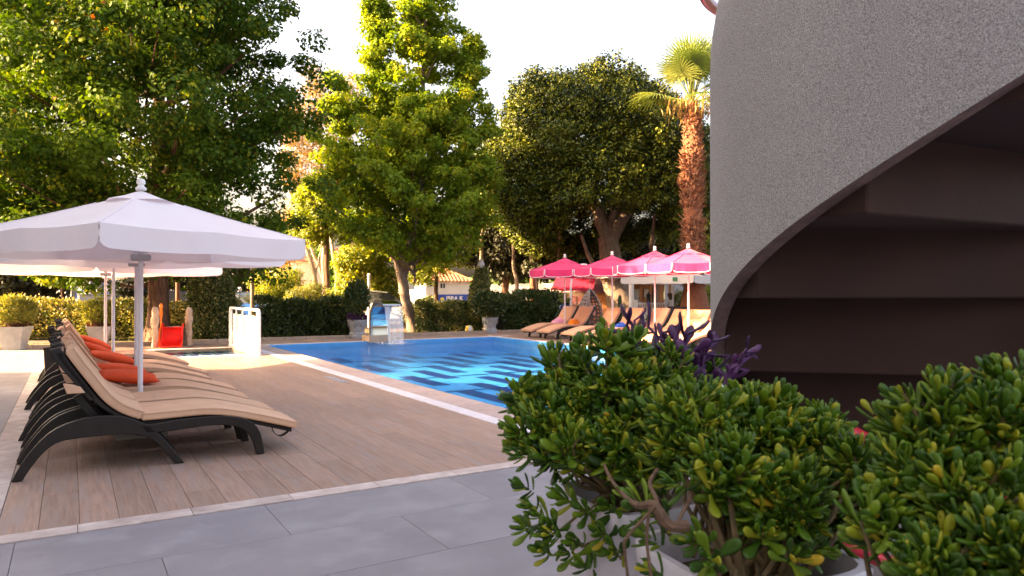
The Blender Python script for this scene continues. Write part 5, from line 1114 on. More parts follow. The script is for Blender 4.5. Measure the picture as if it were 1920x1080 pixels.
succulent("dense blurred succulent at the right edge of the frame in the nearest pot", r3,
    [(1760, 810, 1.32, 105, 105), (1880, 790, 1.28, 90, 110), (1700, 900, 1.28, 90, 85), (1840, 930, 1.2, 130, 110), (1680, 800, 1.4, 50, 60), (1900, 720, 1.3, 50, 45), (1820, 720, 1.36, 34, 40), (1640, 950, 1.25, 45, 55), (1900, 1020, 1.1, 120, 90), (1770, 1050, 1.12, 110, 50)],
    260, hang=[(1690, 1015, 1.15), (1640, 990, 1.2), (1600, 1000, 1.25), (1750, 1040, 1.12), (1850, 1060, 1.1)], size=.047, seed=3)
# thick bare stems on the middle pot
th_ = thing("old_succulent_stem", "thick bare brown branching stem resting on the rim of the middle pot", "plant stem", (0, 0, 0))
q = MB()
def v3(px, py, d): p = at(px, d); return (p.x, p.y, hz(py, d))
q.tube(rs([v3(1290, 985, 1.50), v3(1255, 985, 1.5), v3(1238, 965, 1.5), v3(1225, 945, 1.52), v3(1190, 945, 1.58), v3(1150, 905, 1.7), v3(1132, 870, 1.8)], 22), [.013, .013, .012, .013, .012, .011, .010, .009, .008, .007, .006, .006, .005, .005, .005, .004, .004, .004, .004, .004, .003, .003], 8)
q.tube(rs([v3(1238, 965, 1.5), v3(1228, 930, 1.56), v3(1218, 905, 1.62), v3(1232, 880, 1.68)], 12), .005, 7); q.tube(rs([v3(1228, 948, 1.5), v3(1180, 1000, 1.5), v3(1170, 1020, 1.5), v3(1178, 1090, 1.5)], 12), .0035, 6)
q.tube(rs([v3(1218, 950, 1.5), v3(1212, 1010, 1.5), v3(1222, 1090, 1.48)], 12), .0035, 6); q.tube(rs([v3(1270, 980, 1.5), v3(1282, 955, 1.54), v3(1294, 930, 1.60), v3(1290, 900, 1.66)], 12), .0045, 7)
q.build("stem", mat("old_stem", (0.17, 0.095, 0.055), (0.09, 0.05, 0.03), 40, 0.8, 0.6, 90), th_, smooth=True)
# purple trailing plant
def purple(label, tips, root, seed, size=.085):
    t = thing("purple_plant", label, "plant", (0, 0, 0)); q = MB(); P = []; X = []; Y = []; Z = []; S = []; rg = random.Random(seed)
    for (px, py, d) in tips:
        p = Vector(v3(px, py, d)); rt = root + Vector((rg.gauss(0, .04), rg.gauss(0, .04), 0)); pts = rs([tuple(rt), tuple(rt.lerp(p, .55) + Vector((rg.gauss(0, .02), rg.gauss(0, .02), .03))), tuple(p)], 10); q.tube(pts, .0045, 6)
        for k in range(4, 10):
            b = Vector(pts[k]); ax_ = (Vector(pts[k]) - Vector(pts[k - 1])).normalized(); a_ = k * 2.6 + rg.uniform(-.4, .4); side = ax_.orthogonal().normalized(); s2 = ax_.cross(side)
            rad = side * math.cos(a_) + s2 * math.sin(a_); x = (ax_ * rg.uniform(.5, 1.1) + rad * .9 + Vector((0, 0, rg.uniform(-.3, .4)))).normalized(); zax = (ax_ - x * ax_.dot(x)).normalized(); yax = zax.cross(x)
            P.append(tuple(b)); X.append(tuple(x)); Y.append(tuple(yax)); Z.append(tuple(zax)); S.append(size * rg.uniform(.6, 1.1))
    q.build("stems", PURPL, t, smooth=True); place_leaves(P, X, Y, Z, S, PURPL, t, lmp, 290, 1.0)
purple("purple-leaved trailing plant rising out of the top of the farthest succulent", [(1175, 610, 2.3), (1190, 600, 2.32), (1200, 640, 2.3), (1165, 640, 2.3), (1215, 612, 2.35), (1185, 655, 2.25), (1262, 640, 2.25), (1290, 625, 2.25), (1310, 650, 2.2), (1330, 665, 2.2), (1285, 690, 2.2), (1300, 720, 2.15), (1265, 670, 2.2), (1345, 690, 2.2), (1320, 705, 2.2), (1275, 655, 2.25), (1240, 625, 2.28), (1335, 640, 2.2)], Vector(v3(1270, 800, 2.2)), 8)
purple("thin dark purple sprig standing against the shaded stair underside", [(1400, 658, 2.0), (1385, 685, 2.0), (1412, 665, 2.02)], Vector(v3(1372, 760, 2.0)), 9, .05)

# ------------------------------------------------------------------ across the pool, right
# hanging egg chair
c = at(1106, 24.2); t = thing("hanging_chair", "grey rattan egg chair hanging from a curved white pole behind the far loungers", "hanging chair", (c.x, c.y, 0.0), R(-YAW))
RAT = mat("grey_rattan", (0.30, 0.24, 0.22), (0.16, 0.12, 0.11), 30, 0.85, 0.5, 60)
q = MB(); rows = []
prof = [(.02, 1.52), (.12, 1.40), (.24, 1.22), (.34, 1.02), (.41, .80), (.43, .58), (.38, .40), (.25, .28), (.02, .24)]
n = 26; shell = rs([(a, b) for a, b in prof], 26)
V = []
for r_, z in shell:
    for k in range(n + 1):
        th = R(-130 + 280 * k / n) + R(110); V.append((r_ * math.cos(th), r_ * math.sin(th), z))
q.add(V, [(i * (n + 1) + k, i * (n + 1) + k + 1, (i + 1) * (n + 1) + k + 1, (i + 1) * (n + 1) + k) for i in range(25) for k in range(n) if (k % 2 == 0 or i % 2 == 0)]); o = q.build("basket", RAT, t); md = o.modifiers.new("w", 'SOLIDIFY'); md.thickness = .022
q = MB()
for th in (R(-20), R(260)): q.tube([(r_ * math.cos(th), r_ * math.sin(th), z) for r_, z in shell], .022, 7)
q.build("basket_rim", RAT, t, smooth=True)
q = MB(); q.tube(rs([(-.62, .3, 0), (-.62, .3, 1.0), (-.60, .28, 1.8), (-.42, .2, 2.25), (-.15, .08, 2.33), (0, 0, 2.2)], 30), .035, 10); q.build("curved_pole", WHITEP, t, smooth=True)
q = MB(); q.tube([(0, 0, 2.2), (0, 0, 1.5)], .008, 6); q.build("chain", STEEL, t)
q = MB(); q.lathe([(.45, 0), (.45, .04), (.02, .05)], 24, (-.3, .2, 0)); q.build("base", WHITEP, t)
pillow("cushion_pillow", "red and white patterned cushion inside the hanging egg chair", "cushions in the hanging chair", mat("red_pattern", (0.70, 0.10, 0.10), (0.72, 0.62, 0.58), 22, 0.9, 0.3, 20, detail=1), .34, .34, .12, (c.x + .02, c.y - .02, .78), 78, 0, -YAW)
pillow("cushion_pillow", "plain orange cushion inside the hanging egg chair", "cushions in the hanging chair", ORANGE, .30, .30, .12, tuple(Vector((c.x, c.y, .74)) + fr(-.2, .05)), 78, 0, -YAW + 25)
# blue urn
c = at(1060, 24.6); t = thing("blue_urn", "dark blue glazed urn with a small plant on a stand, behind the first pink pole", "urn", (c.x, c.y, 0.0)); q = MB()
q.lathe([(.10, .62), (.20, .70), (.24, .82), (.20, .93), (.12, .98), (.16, 1.02), (.13, 1.02), (.10, .96)], 24); q.build("urn_body", mat("blue_glaze", (0.01, 0.02, 0.10), None, 5, 0.2, coat=.5), t, smooth=True)
q = MB(); q.lathe([(.14, 0), (.12, .3), (.14, .6), (.12, .62)], 16); q.build("stand", mat("dark_iron", (.03, .03, .03), None, 5, .5), t, smooth=True)
dd = sph(260) * rng.uniform(.3, 1, (260, 1)); leaves("foliage", dd * [.2, .2, .16] + [0, 0, 1.16], .1, POTL, t, dirs=dd, aspect=.4)
# red awning and mauve roofed snack bar
def camquad(q, pts, mi=0): q.add([tuple(Vector(v3(*p))) for p in pts], [tuple(range(len(pts)))], mi)
RAWN = mat("red_awning", (0.62, 0.03, 0.09), (0.55, 0.025, 0.08), 3, 0.8, transl=.15); MAUV = mat("mauve_roof", (0.26, 0.13, 0.13), (0.2, 0.10, 0.10), 3, 0.8, .2)
BRK = mat("warm_stone", (0.62, 0.30, 0.13), (0.48, 0.21, 0.09), 3, 0.85, 0.3, 14, per=0.12)
c = at(1040, 32); t = thing("snack_bar", "low snack bar with red awning, mauve roof and warm orange stone wall", "building", (c.x, c.y, 0.0), R(-YAW + 4))
def lx(px, d=32.0): return (px - 1040) / FPX * d
q = MB(); q.add([(lx(1050), .0, 2.32), (lx(1120), .0, 2.32), (lx(1100), -1.6, 1.50), (lx(1024), -1.6, 1.55), (lx(1050), .0, 2.26), (lx(1120), .0, 2.26), (lx(1100), -1.6, 1.44), (lx(1024), -1.6, 1.49)], [(0, 1, 2, 3), (7, 6, 5, 4), (0, 4, 5, 1), (1, 5, 6, 2), (2, 6, 7, 3), (3, 7, 4, 0)]); q.build("awning", RAWN, t)
q = MB(); x0, x1 = lx(1075), lx(1172); q.add([(x0 + .5, 1.5, 2.5), (x1 - .3, 1.5, 2.5), (x1, -.6, 1.45), (x0, -.6, 1.45), (x0, 3.4, 1.45), (x1, 3.4, 1.45), (x0, -.6, 1.35), (x1, -.6, 1.35)], [(0, 1, 2, 3), (0, 3, 4), (1, 5, 2), (0, 4, 5, 1), (3, 2, 7, 6)]); q.build("roof", MAUV, t)
q = MB(); q.box(lx(1000), lx(1172), 0, 3.0, 0, 1.42); q.build("wall", CREAM, t)
zz = 0.0
for rr in range(4):
    xx = lx(1108) + (.25 if rr % 2 else 0)
    while xx < lx(1168):
        q = MB(); q.box(xx, min(xx + .48, lx(1172)), -.12, -.005, rr * .33, rr * .33 + .315); q.build("stone", BRK, t, bevel=.012, seg=1); xx += .5
for k in range(6):
    q = MB(); xx = lx(1048 + k * 12); q.box(xx, xx + .2, -.06, -.005, .85, 1.25); q.build("picture_tile", mat("red_pattern", (0.7, 0.1, 0.1)), t)
q = MB(); q.box(lx(1040), lx(1108), -.35, -.02, .72, .80); q.build("counter", mat("counter_wood", (.12, .07, .05), None, 5, .5), t, bevel=.01)
for k in range(5):
    q = MB(); q.box(lx(1044 + 15 * k), lx(1044 + 15 * k) + .05, -.30, -.25, 0, .72); q.build("counter_leg", mat("counter_wood", (.12, .07, .05)), t)
# kiosk with lit orange interior, seen through the umbrellas
c = at(1210, 33); t = thing("garden_kiosk", "open kiosk with cream roof and warm orange wooden interior beyond the white balustrade", "kiosk", (c.x, c.y, 0.0), R(-YAW))
def kx(px): return (px - 1210) / FPX * 33
WOOD = mat("orange_wood", (0.50, 0.19, 0.06), (0.36, 0.12, 0.04), 6, .6, stretch=(1, 1, 4))
q = MB(); q.box(kx(1165), kx(1258), 1.6, 1.75, 0, 2.1); q.build("back_wall", WOOD, t); q = MB(); q.box(kx(1165), kx(1258), -.6, 1.7, .45, .62); q.build("floor_slab", CREAM, t)
q = MB(); a, b = kx(1158), kx(1262); q.add([(a, -1.1, 1.80), (b, -1.1, 2.0), (b - .3, 1.9, 2.45), (a + .3, 1.9, 2.45), (a, -1.1, 1.74), (b, -1.1, 1.94), (b - .3, 1.9, 2.38), (a + .3, 1.9, 2.38)], [(0, 1, 2, 3), (7, 6, 5, 4), (0, 4, 5, 1), (1, 5, 6, 2), (2, 6, 7, 3), (3, 7, 4, 0)]); q.build("roof", CREAM, t)
for k in range(5):
    q = MB(); xx = kx(1180 + k * 18); q.box(xx - .05, xx + .05, -.5, -.4, .62, 1.9); q.build("post", WOOD, t, bevel=.008)
for k in range(4):
    q = MB(); xx = kx(1188 + k * 18); q.box(xx - .12, xx + .10, 1.55, 1.598, 1.15, 1.55); q.build("picture", CREAM, t)
q = MB(); q.box(kx(1205), kx(1250), .3, .8, 1.0, 1.06); q.build("table_top", WOOD, t); 
for xx in (kx(1208), kx(1247)): q = MB(); q.box(xx, xx + .06, .5, .56, .62, 1.0); q.build("table_leg", WOOD, t)
# big column
c = at(1184, 27.5); t = thing("white_column", "plain white round column between the ficus trunk and the kiosk", "column", (c.x, c.y, 0)); q = MB(); q.lathe([(.13, 0), (.13, .1), (.105, .14), (.095, 2.2), (.12, 2.25), (.12, 2.32)], 20); q.build("shaft", WHITEP, t, smooth=True)
# white balustrade
c = at(1192, 27.0); t = thing("white_balustrade", "white balustrade with turned balusters and a dark urn on its end pier", "balustrade", (c.x, c.y, 0.0), R(-YAW))
BW = mat("balustrade_white", (.72, .7, .7), (.62, .6, .6), 5, .6); Ls = (1254 - 1192) / FPX * 27
q = MB(); q.box(0, Ls, -.06, .06, .93, 1.0); q.build("top_rail", BW, t, bevel=.01); q = MB(); q.box(0, Ls, -.06, .06, .42, .48); q.build("bottom_rail", BW, t, bevel=.01); q = MB(); q.box(-.1, Ls + .2, -.12, .12, 0, .42); q.build("plinth", BW, t)
for k in range(13):
    q = MB(); q.lathe([(.028, .48), (.02, .52), (.042, .63), (.022, .78), (.03, .93)], 10, (.06 + k * (Ls - .12) / 12, 0, 0)); q.build("baluster", BW, t, smooth=True)
for xx in (-.02, Ls + .05): q = MB(); q.box(xx - .07, xx + .09, -.09, .09, .40, 1.10); q.build("pier", BW, t, bevel=.01)
c = at(1257, 27.0); t = thing("dark_urn", "small dark stone urn standing on the end pier of the white balustrade", "urn", (c.x, c.y, 1.10)); q = MB(); q.lathe([(.05, 0), (.03, .05), (.10, .12), (.12, .2), (.10, .24), (.13, .26), (.05, .25)], 16); tag_ = q.build("urn_body", mat("dark_stone", (.10, .06, .05), None, 9, .8), t, smooth=True)
# black lantern
c = at(1216, 26.6); t = thing("garden_lantern", "small black pagoda lantern in front of the balustrade", "lantern", (c.x, c.y, 0)); q = MB(); q.lathe([(.05, 0), (.03, .1), (.03, .95), (.09, 1.0), (.07, 1.22), (.13, 1.24), (.03, 1.36), (.01, 1.42)], 8); q.build("lantern_body", BLK, t)
# pale wall right of kiosk, cactus column, dark screen
c = at(1290, 35); t = thing("garden_wall", "pale grey garden building wall behind the palm base", "wall", (c.x, c.y, 0), R(-YAW)); q = MB(); q.box(-1.1, 2.2, 0, .3, 0, 2.1); q.build("wall_face", mat("grey_white_wall", (.55, .54, .56), (.5, .49, .5), 2, .9), t); q = MB(); q.box(-1.15, 2.25, -.06, .36, 2.10, 2.18); q.build("coping", CREAM, t)
c = at(1162, 26.4); t = thing("cactus", "slim dark green column cactus behind the far loungers", "cactus", (c.x, c.y, 0)); q = MB(); q.lathe([(.06, 0), (.07, .3), (.07, 1.15), (.05, 1.25), (.01, 1.29)], 20, wob=lambda th, z: 1 + .15 * math.cos(8 * th)); q.build("cactus_body", mat("cactus_green", (.03, .055, .025), None, 9, .7), t, smooth=True)
c = at(1272, 20.2); t = thing("dark_screen", "dark brown slatted screen behind the gap between the close far loungers", "screen", (c.x, c.y, 0), R(-YAW + 6)); SCR = mat("dark_screen", (.035, .02, .018), (.025, .015, .013), 5, .7)
for k in range(6): q = MB(); q.box(-.32 + k * .105, -.22 + k * .105, -.012, .012, .05, .98); q.build("slat", SCR, t, bevel=.003)
for z in (.15, .85): q = MB(); q.box(-.33, .32, .013, .035, z, z + .05); q.build("rail", SCR, t)
bush("shrub", "low lit shrub at the end of the white balustrade", "shrub", [(1275, 566, 27.5, 16, 20), (1262, 580, 27.2, 12, 12)], POTL, 2400, .09, .16, aspect=.35)
bush("shrub", "lit yellow-green shrub right of the palm base by the staircase wall", "shrub", [(1325, 555, 28, 18, 26), (1318, 590, 27, 20, 14)], YELLOW, 3000, .1, .18, aspect=.4)
bush("shrub", "low dark plants at the foot of the ficus trunk behind the far loungers", "shrub", [(1150, 596, 25.5, 26, 14), (1090, 592, 26, 20, 14), (1240, 596, 25.5, 26, 12)], DHEDGE, 3600, .1, .16, core=True)
# cream cafe parasol with green patch
c = at(1262, 25.8); cp = parasol("cafe_parasol", "wide white cafe parasol with a small green emblem on its valance, behind the pink ones", None, (c.x, c.y, 0.01), rotw(8), 1.95, 1.95, 2.35, .26, 4, mat("cafe_canvas", (.66, .63, .62), (.6, .57, .56), 2, .85, transl=.2), mat("cafe_canvas", (.7, .7, .7)), True, .03)
q = MB(); q.box(-.09, .09, -.008, 0.0, -.07, .07); gp = q.build("emblem", mat("green_print", (.03, .16, .08), None, 5, .7), cp); v_ = fr(-.28, -1.55); gp.location = (v_.x, v_.y, 1.82); gp.rotation_euler = (0, 0, R(-YAW - 37))
c = at(1150, 30.5); parasol("cafe_parasol", "small white parasol edge beside the snack bar roof, left of the ficus trunk", None, (c.x, c.y, 0.01), rotw(20), .75, 2.02, 2.2, .03, 8, mat("cafe_canvas", (.7, .7, .7)), mat("cafe_canvas", (.7, .7, .7)), False, .02, hubplate=False, cap_r=.15)

# ------------------------------------------------------------------ lane, walls, houses, cars
def tiled_roof(t, x0, x1, y0, y1, z0, zr, ov=.3, m=TERRA, pitch=.22):
    """hipped roof with raised tile ribs"""
    cx, cy = (x0 + x1) / 2, (y0 + y1) / 2; a, b, c_, d_ = (x0 - ov, y0 - ov, z0), (x1 + ov, y0 - ov, z0), (x1 + ov, y1 + ov, z0), (x0 - ov, y1 + ov, z0); rl_ = max(0, (x1 - x0) - (y1 - y0)) / 2
    r0, r1_ = (cx - rl_, cy, zr), (cx + rl_, cy, zr); q = MB(); q.add([a, b, c_, d_, r0, r1_], [(0, 1, 5, 4), (1, 2, 5), (2, 3, 4, 5), (3, 0, 4), (3, 2, 1, 0)]); rf = q.build("roof", m, t)
    q = MB()
    def ribs(p, e, apex0, apex1):
        p, e, apex0, apex1 = map(Vector, (p, e, apex0, apex1)); L_ = (e - p).length; n_ = int(L_ / pitch)
        for k in range(1, n_):
            u = k / n_; bpt = p.lerp(e, u)
            # rib runs straight up the slope until the hip
            al, ar = (apex0 - p).dot((e - p).normalized()) / L_, (apex1 - p).dot((e - p).normalized()) / L_
            f_ = min(1, u / max(al, 1e-3), (1 - u) / max(1 - ar, 1e-3)); mid = p.lerp(e, (al + ar) / 2); up = ((apex0 + apex1) / 2) - mid
            q.tube([bpt + Vector((0, 0, .01)), bpt + up * f_ + Vector((0, 0, .01))], .055, 5)
    ribs(a, b, r0, r1_); ribs(b, c_, r1_, r1_); ribs(d_, a, r0, r0)
    rb = q.build("tile_ribs", m, rf, smooth=True); rb["kind"] = "stuff"
    for pa, pb in ((a, r0), (b, r1_), (c_, r1_), (d_, r0)) + (((r0, r1_),) if rl_ > 0 else ()):
        q = MB(); q.tube([Vector(pa) + Vector((0, 0, .02)), Vector(pb) + Vector((0, 0, .03))], .085, 7); q.build("ridge", m, rf, smooth=True)
    return rf
def window(t, x0, x1, z0, z1, y, fm=WHITEP, shut=None):
    q = MB(); q.box(x0 - .06, x1 + .06, y - .03, y + .02, z0 - .06, z1 + .06); w_ = q.build("window", fm, t); q = MB(); q.box(x0, x1, y - .045, y - .031, z0, z1); q.build("pane", DGLASS, w_)
    q = MB(); q.box((x0 + x1) / 2 - .02, (x0 + x1) / 2 + .02, y - .06, y - .046, z0, z1); q.build("mullion", fm, w_)
    if shut:
        for s_ in (-1, 1):
            a = x0 - .06 - (x1 - x0) / 2 if s_ < 0 else x1 + .06; q = MB(); q.box(a, a + (x1 - x0) / 2, y - .05, y - .031, z0, z1); q.build("shutter", shut, w_)
# gatehouse
d = 44.0; c = at(838, d); t = thing("gatehouse", "small white gatehouse with a tiled hip roof and a blue sign with white letters", "building", (c.x, c.y, 0), R(-YAW + 22)); k_ = d / FPX
q = MB(); q.box(-1.35, 1.45, 0, 2.6, 0, hz(528, d)); q.build("wall", STUCCO, t); tiled_roof(t, -1.35, 1.45, 0, 2.6, hz(528, d) + .01, hz(503, d), .22)
q = MB(); q.box(-.06, .14, 1.2, 1.4, hz(505, d), hz(497, d) + .1); q.build("chimney", TERRA, t); window(t, -.42, -.14, hz(540, d), hz(532, d), -.001)
BLUE = mat("sign_blue", (.02, .07, .40), None, 4, .4); sg = MB(); sg.box(-.55, 1.5, -.10, -.02, hz(567, d), hz(552, d)); sgo = sg.build("sign_board", BLUE, t, bevel=.01)
def text(s, size, loc, parent, m, rz=0.0, ext=.004, nm="lettering"):
    cu = bpy.data.curves.new(nm, 'FONT'); cu.body = s; cu.size = size; cu.extrude = ext; cu.offset = size * .018; cu.align_x = 'LEFT'; cu.align_y = 'CENTER'; cu.materials.append(m); o = bpy.data.objects.new(nm, cu); col.objects.link(o); o.parent = parent; o.location = loc; o.rotation_euler = (R(90), 0, rz)
    me = bpy.data.meshes.new_from_object(o); me.name = nm; o2 = link(nm, me, parent); o2.location = loc; o2.rotation_euler = (R(90), 0, rz); bpy.data.objects.remove(o); o2.name = nm; return o2
text("IBRA K", .36, (-.08, -.108, hz(559.5, d)), sgo, WHITEP)
q = MB(); V = [(-.33, -.108, hz(562, d))] + [(-.33 + .14 * math.cos(R(a_)), -.108, hz(562, d) + .15 * math.sin(R(a_))) for a_ in range(0, 181, 20)]; q.add(V, [(0, i, i + 1) for i in range(1, 10)]); q.build("sun_emblem", mat("sign_yellow", (.75, .6, .1), None, 5, .6), sgo)
q = MB(); q.box(-.52, -.14, -.112, -.102, hz(564, d), hz(562.5, d)); q.build("emblem_bar", mat("sign_green", (.15, .45, .2), None, 5, .6), sgo)
q = MB(); q.lathe([(.01, 0), (.10, .0), (.10, .05), (.02, .2)], 12, (-.78, -.12, hz(531, d))); q.build("camera_dome", WHITEP, t, smooth=True)
# garden walls
def wall(label, pxa, da, pxb, db, ztop, m, th=.25, z0=0.0, name="boundary_wall"):
    a, b = at(pxa, da), at(pxb, db); L_ = (b - a).length; t = thing(name, label, "wall", (a.x, a.y, 0), math.atan2(b.y - a.y, b.x - a.x)); q = MB(); q.box(0, L_, -th / 2, th / 2, z0, ztop); q.build("wall_face", m, t); q = MB(); q.box(-.03, L_ + .03, -th / 2 - .04, th / 2 + .04, ztop, ztop + .06); q.build("coping", m, t); return t
wall("long white boundary wall between the steel waterfall and the gatehouse", 700, 46, 822, 44.5, hz(545, 45), STUCCO)
wall("white boundary wall right of the ivy lamp, under the dark ficus edge", 905, 42, 1070, 40, hz(534, 41), STUCCO)
wall("low grey-blue lane wall behind the furrowed trunk and parked cars", 150, 38, 420, 40, hz(553, 39), mat("blue_grey_wall", (.26, .27, .33), (.22, .23, .28), 2, .9))
q = MB(); c = at(905, 40.5); t = thing("notice_plate", "small blue notice plate on the right white wall beside the ivy", "sign", (at(922, 41.4).x, at(922, 41.4).y, hz(547, 41.4)), R(-YAW)); q.box(-.07, .10, -.03, 0, -.06, .06); q.build("plate", BLUE, t)
# dome topped white shelter next to gatehouse
c = at(806, 46); t = thing("white_canopy", "white curved canopy roof at the left side of the gatehouse", "canopy", (c.x, c.y, 0)); q = MB(); q.lathe([(.95, hz(540, 46)), (.85, hz(535, 46)), (.5, hz(531, 46)), (.02, hz(529, 46))], 24); q.build("canopy_top", STUCCO, t, smooth=True)
for s_ in (-.8, .8): q = MB(); p_ = fr(s_, 0); q.tube([(p_.x, p_.y, 0), (p_.x, p_.y, hz(539, 46))], .05, 8); q.build("post", WHITEP, t)
# houses
def house(label, pxa, pxb, d, ytop, yr, m, rotdeg, wins, depth=5, shut=None, name="house", roof=True):
    c = at((pxa + pxb) / 2, d); wd = (pxb - pxa) / FPX * d; t = thing(name, label, "building", (c.x, c.y, 0), R(-YAW + rotdeg)); zt = hz(ytop, d); q = MB(); q.box(-wd / 2, wd / 2, 0, depth, 0, zt); q.build("wall", m, t)
    if roof: tiled_roof(t, -wd / 2, wd / 2, 0, depth, zt + .01, hz(yr, d), .35, pitch=.35)
    else: q = MB(); q.box(-wd / 2 - .15, wd / 2 + .15, -.15, depth + .15, zt, zt + .2); q.build("roof", STUCCO, t)
    for (wx, wy0, wy1, ww) in wins: x = (wx - (pxa + pxb) / 2) / FPX * d; window(t, x - ww / 2, x + ww / 2, hz(wy1, d), hz(wy0, d), -.001, shut=shut)
    return t
house("cream house with brown tiled roof and a row of tall windows above the willow", 500, 556, 62, 489, 476, CREAM, -8, [(510, 492, 508, .35), (518, 492, 508, .35), (526, 492, 508, .35), (535, 492, 508, .35), (510, 518, 530, .5), (526, 518, 530, .5), (542, 492, 508, .35)], 6)
house("pinkish house with red roof far behind the dark drooping tree", 452, 492, 70, 500, 488, mat("pink_stucco", (.55, .28, .2), None, 2, .9), 4, [(460, 505, 515, .5), (472, 505, 515, .5), (484, 505, 515, .5)], 6)
house("white house half hidden behind the young maple's lower left branches", 636, 700, 52, 470, 452, STUCCO, 10, [(655, 485, 502, .6), (680, 485, 502, .6), (655, 520, 545, .6), (682, 520, 545, .6)], 6)
house("orange-roofed pale house seen between the maple forks", 690, 770, 58, 486, 470, CREAM, -6, [(705, 500, 515, .7), (732, 500, 515, .7), (755, 500, 515, .7)], 6)
house("low white building with blue-framed windows behind the left hedge", 100, 232, 44, 520, 505, STUCCO, 0, [(134, 528, 558, .55), (182, 528, 558, .7), (212, 528, 558, .5), (158, 532, 545, .2)], 5, shut=None, roof=False)
for o in bpy.data.objects:
    if o.parent and o.parent.get("label", "").startswith("low white building with blue") and o.name.startswith("window"):
        o.data.materials[0] = mat("blue_frame", (.02, .10, .38), None, 4, .5)
house("small beige lodge with mauve roof behind the parked blue car", 338, 366, 40, 526, 514, CREAM, 0, [(352, 535, 545, .25)], 2.5)
house("brown wooden shed left of the beige lodge", 317, 338, 42, 535, 527, mat("brown_wood", (.2, .09, .05), None, 5, .8), 0, [(326, 541, 548, .25)], 2, name="shed")
# cars
def car(label, px, d, rz, paint, L=4.2, s=1.0):
    c = at(px, d); t = thing("parked_car", label, "car", (c.x, c.y, 0), R(rz - YAW)); W_ = 1.7 * s
    lo = rs([(-2.1, .35), (-2.08, .75), (-1.9, .86), (-1.2, .92), (-.1, .93), (1.0, .92), (1.9, .78), (2.1, .55), (2.1, .32)], 26)
    def loft(poly, zmin, w0, w1):
        q = MB(); n = len(poly); V = []
        for yy, k in ((-w0, 0), (w0, 0)):
            V += [(x, yy, z) for x, z in poly] + [(poly[-1][0], yy, zmin), (poly[0][0], yy, zmin)]
        m_ = n + 2; q.add(V, [tuple(range(m_)), tuple(range(m_, 2 * m_))[::-1]] + [(i, (i + 1) % m_, m_ + (i + 1) % m_, m_ + i) for i in range(m_)]); return q
    loft(lo, .25, W_ / 2, 0).build("body", paint, t, bevel=.05, seg=2)
    cabp = [(-1.75, .90), (-1.35, 1.38), (-.4, 1.47), (.35, 1.40), (1.05, .92)]
    q = MB(); V = []
    for s_ in (-1, 1): V += [(x, s_ * (W_ / 2 - .08 - (z - .9) * .28), z) for x, z in cabp]
    q.add(V, [(0, 1, 2, 3, 4), (9, 8, 7, 6, 5)] + [(i, (i + 1) % 5, 5 + (i + 1) % 5, 5 + i) for i in range(5)]); q.build("windows", DGLASS, t, bevel=.02)
    q = MB(); V = []
    for s_ in (-1, 1): V += [(x, s_ * (W_ / 2 - .20), z) for x, z in [(-1.36, 1.39), (-.4, 1.485), (.36, 1.41)]]
    V += [(x, y, z - .05) for x, y, z in V]; q.add(V, [(0, 1, 4, 3), (1, 2, 5, 4), (6, 9, 10, 7), (7, 10, 11, 8), (0, 3, 9, 6), (2, 8, 11, 5), (0, 6, 7, 1), (1, 7, 8, 2), (3, 4, 10, 9), (4, 5, 11, 10)]); q.build("roof", paint, t, bevel=.01)
    for s_ in (-1, 1):
        for xx in (-1.3, 1.3):
            q = MB(); T = Matrix.Translation((xx, s_ * (W_ / 2 - .1), .31)) @ Matrix.Rotation(R(90), 4, 'X'); q.lathe([(.20, -.1), (.31, -.09), (.31, .09), (.20, .1)], 18); q.v = [tuple(T @ Vector(v)) for v in q.v]; wh = q.build("wheel", BLK, t, smooth=True)
            q = MB(); q.lathe([(.19, -.11), (.19, .11)], 12); q.v = [tuple(T @ Vector(v)) for v in q.v]; q.build("rim", STEEL, wh, smooth=True)
        q = MB(); q.box(2.0, 2.11, s_ * .55 - .18, s_ * .55 + .18, .58, .70); q.build("headlight", WHITEP, t, bevel=.02)
    return t
car("dark blue car parked behind the furrowed trunk and beige lodge", 348, 31, 6, mat("blue_paint", (.03, .06, .14), None, 3, .25, coat=.6))
car("bright blue-roofed car between topiary bush and willow tree", 440, 31, -8, mat("blue_paint2", (.02, .10, .35), None, 3, .25, coat=.6))
car("white car glinting in the sun below the willow, behind the dark hedge", 535, 36, 20, WHITEP)
car("pale car with a white roof just above the steel waterfall", 722, 31, -12, WHITEP)
for px, d, lb in ((355, 33, "blue lamp post with white globe beside the dark blue car"), (449, 33, "blue lamp post with white globe between the topiary and the willow")):
    c = at(px, d); t = thing("lamp_post", lb, "lamp post", (c.x, c.y, 0), 0, "short blue lane lamp posts"); q = MB(); q.tube([(0, 0, 0), (0, 0, hz(545, d))], .07, 10); q.build("post", mat("blue_post", (.05, .16, .5), None, 4, .5), t, smooth=True); q = MB(); q.lathe([(.02, -.12), (.09, -.09), (.125, 0), (.09, .09), (.02, .12)], 16, (0, 0, hz(543, d))); q.build("globe", WHITEP, t, smooth=True)
c = at(473, 29); t = thing("utility_pole", "thin brown wooden pole beyond the dark hedge, left of the willow", "pole", (c.x, c.y, 0)); q = MB(); q.tube([(0, 0, 0), (0, 0, 3.0)], [.085, .07], 10); q.build("pole_shaft", BARK2, t, smooth=True); q = MB(); q.lathe([(.10, 3.0), (.10, 3.06), (.02, 3.1)], 10); q.build("cap", BARK2, t)
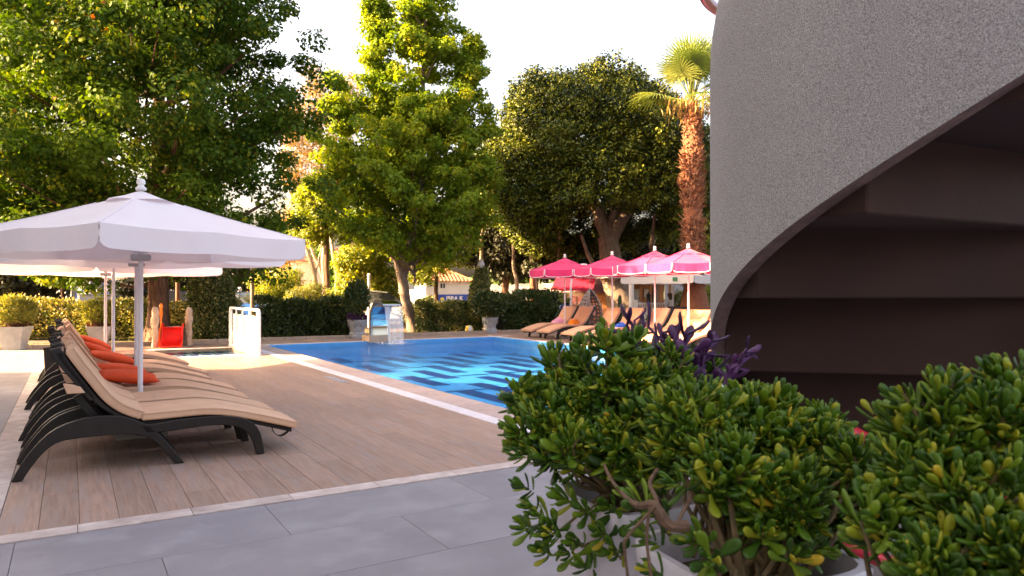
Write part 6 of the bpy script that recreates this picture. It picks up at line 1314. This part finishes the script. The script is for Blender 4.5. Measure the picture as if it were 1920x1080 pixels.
c = at(333, 27); t = thing("utility_pole", "reddish wooden post beside the furrowed trunk behind the hedge", "pole", (c.x, c.y, 0)); q = MB(); q.tube([(0, 0, 0), (0, 0, 1.95)], [.08, .075], 10); q.build("pole_shaft", mat("red_bark3", (.25, .11, .07), (.15, .06, .04), 6, .9), t, smooth=True); q = MB(); q.lathe([(.09, 1.95), (.02, 2.0)], 10); q.build("cap", BARK2, t)
c = at(692, 28); t = thing("white_post", "sunlit white post behind the dark hedge, left of the steel waterfall", "post", (c.x, c.y, 0)); q = MB(); q.tube([(0, 0, 0), (0, 0, 2.05)], .055, 12); q.build("post_shaft", WHITEP, t, smooth=True); q = MB(); q.lathe([(.07, 2.05), (.07, 2.1), (.02, 2.13)], 12); q.build("cap", WHITEP, t)
for px, d in ((995, 36), (1007, 35)):
    c = at(px, d); t = thing("green_pole", "thin dark green pole just %s of the red-barked tree by the white wall" % ("left" if px < 1000 else "right"), "pole", (c.x, c.y, 0)); q = MB(); q.tube([(0, 0, 0), (0, 0, 1.9)], .035, 8); q.build("pole_shaft", mat("dark_green_paint", (.02, .06, .05), None, 4, .5), t); q = MB(); q.lathe([(.04, 1.9), (.01, 1.93)], 8); q.build("cap", BLK, t)
# hotel block beyond the left edge of the view: its corner throws the broad shade over terrace and stairs
a = fr(-9.4, 9.75); t = thing("hotel_block", "tall pale hotel block beyond the left edge of the terrace that shades the near deck", "building", (a.x, a.y, 0), R(-YAW))
q = MB(); q.box(-14, 0, -34, 0, 0, 17); q.build("wall", CREAM, t)
q = MB(); q.box(-14.3, .3, -34.3, .3, 17, 17.3); q.build("roof", STUCCO, t)
for fl in range(5):
    for k in range(10): q = MB(); q.box(.005, .05, -32 + k * 3.3, -30.4 + k * 3.3, 1 + fl * 3.2, 2.6 + fl * 3.2); w_ = q.build("window", WHITEP, t); q = MB(); q.box(.051, .06, -31.9 + k * 3.3, -30.5 + k * 3.3, 1.1 + fl * 3.2, 2.5 + fl * 3.2); q.build("pane", DGLASS, w_)
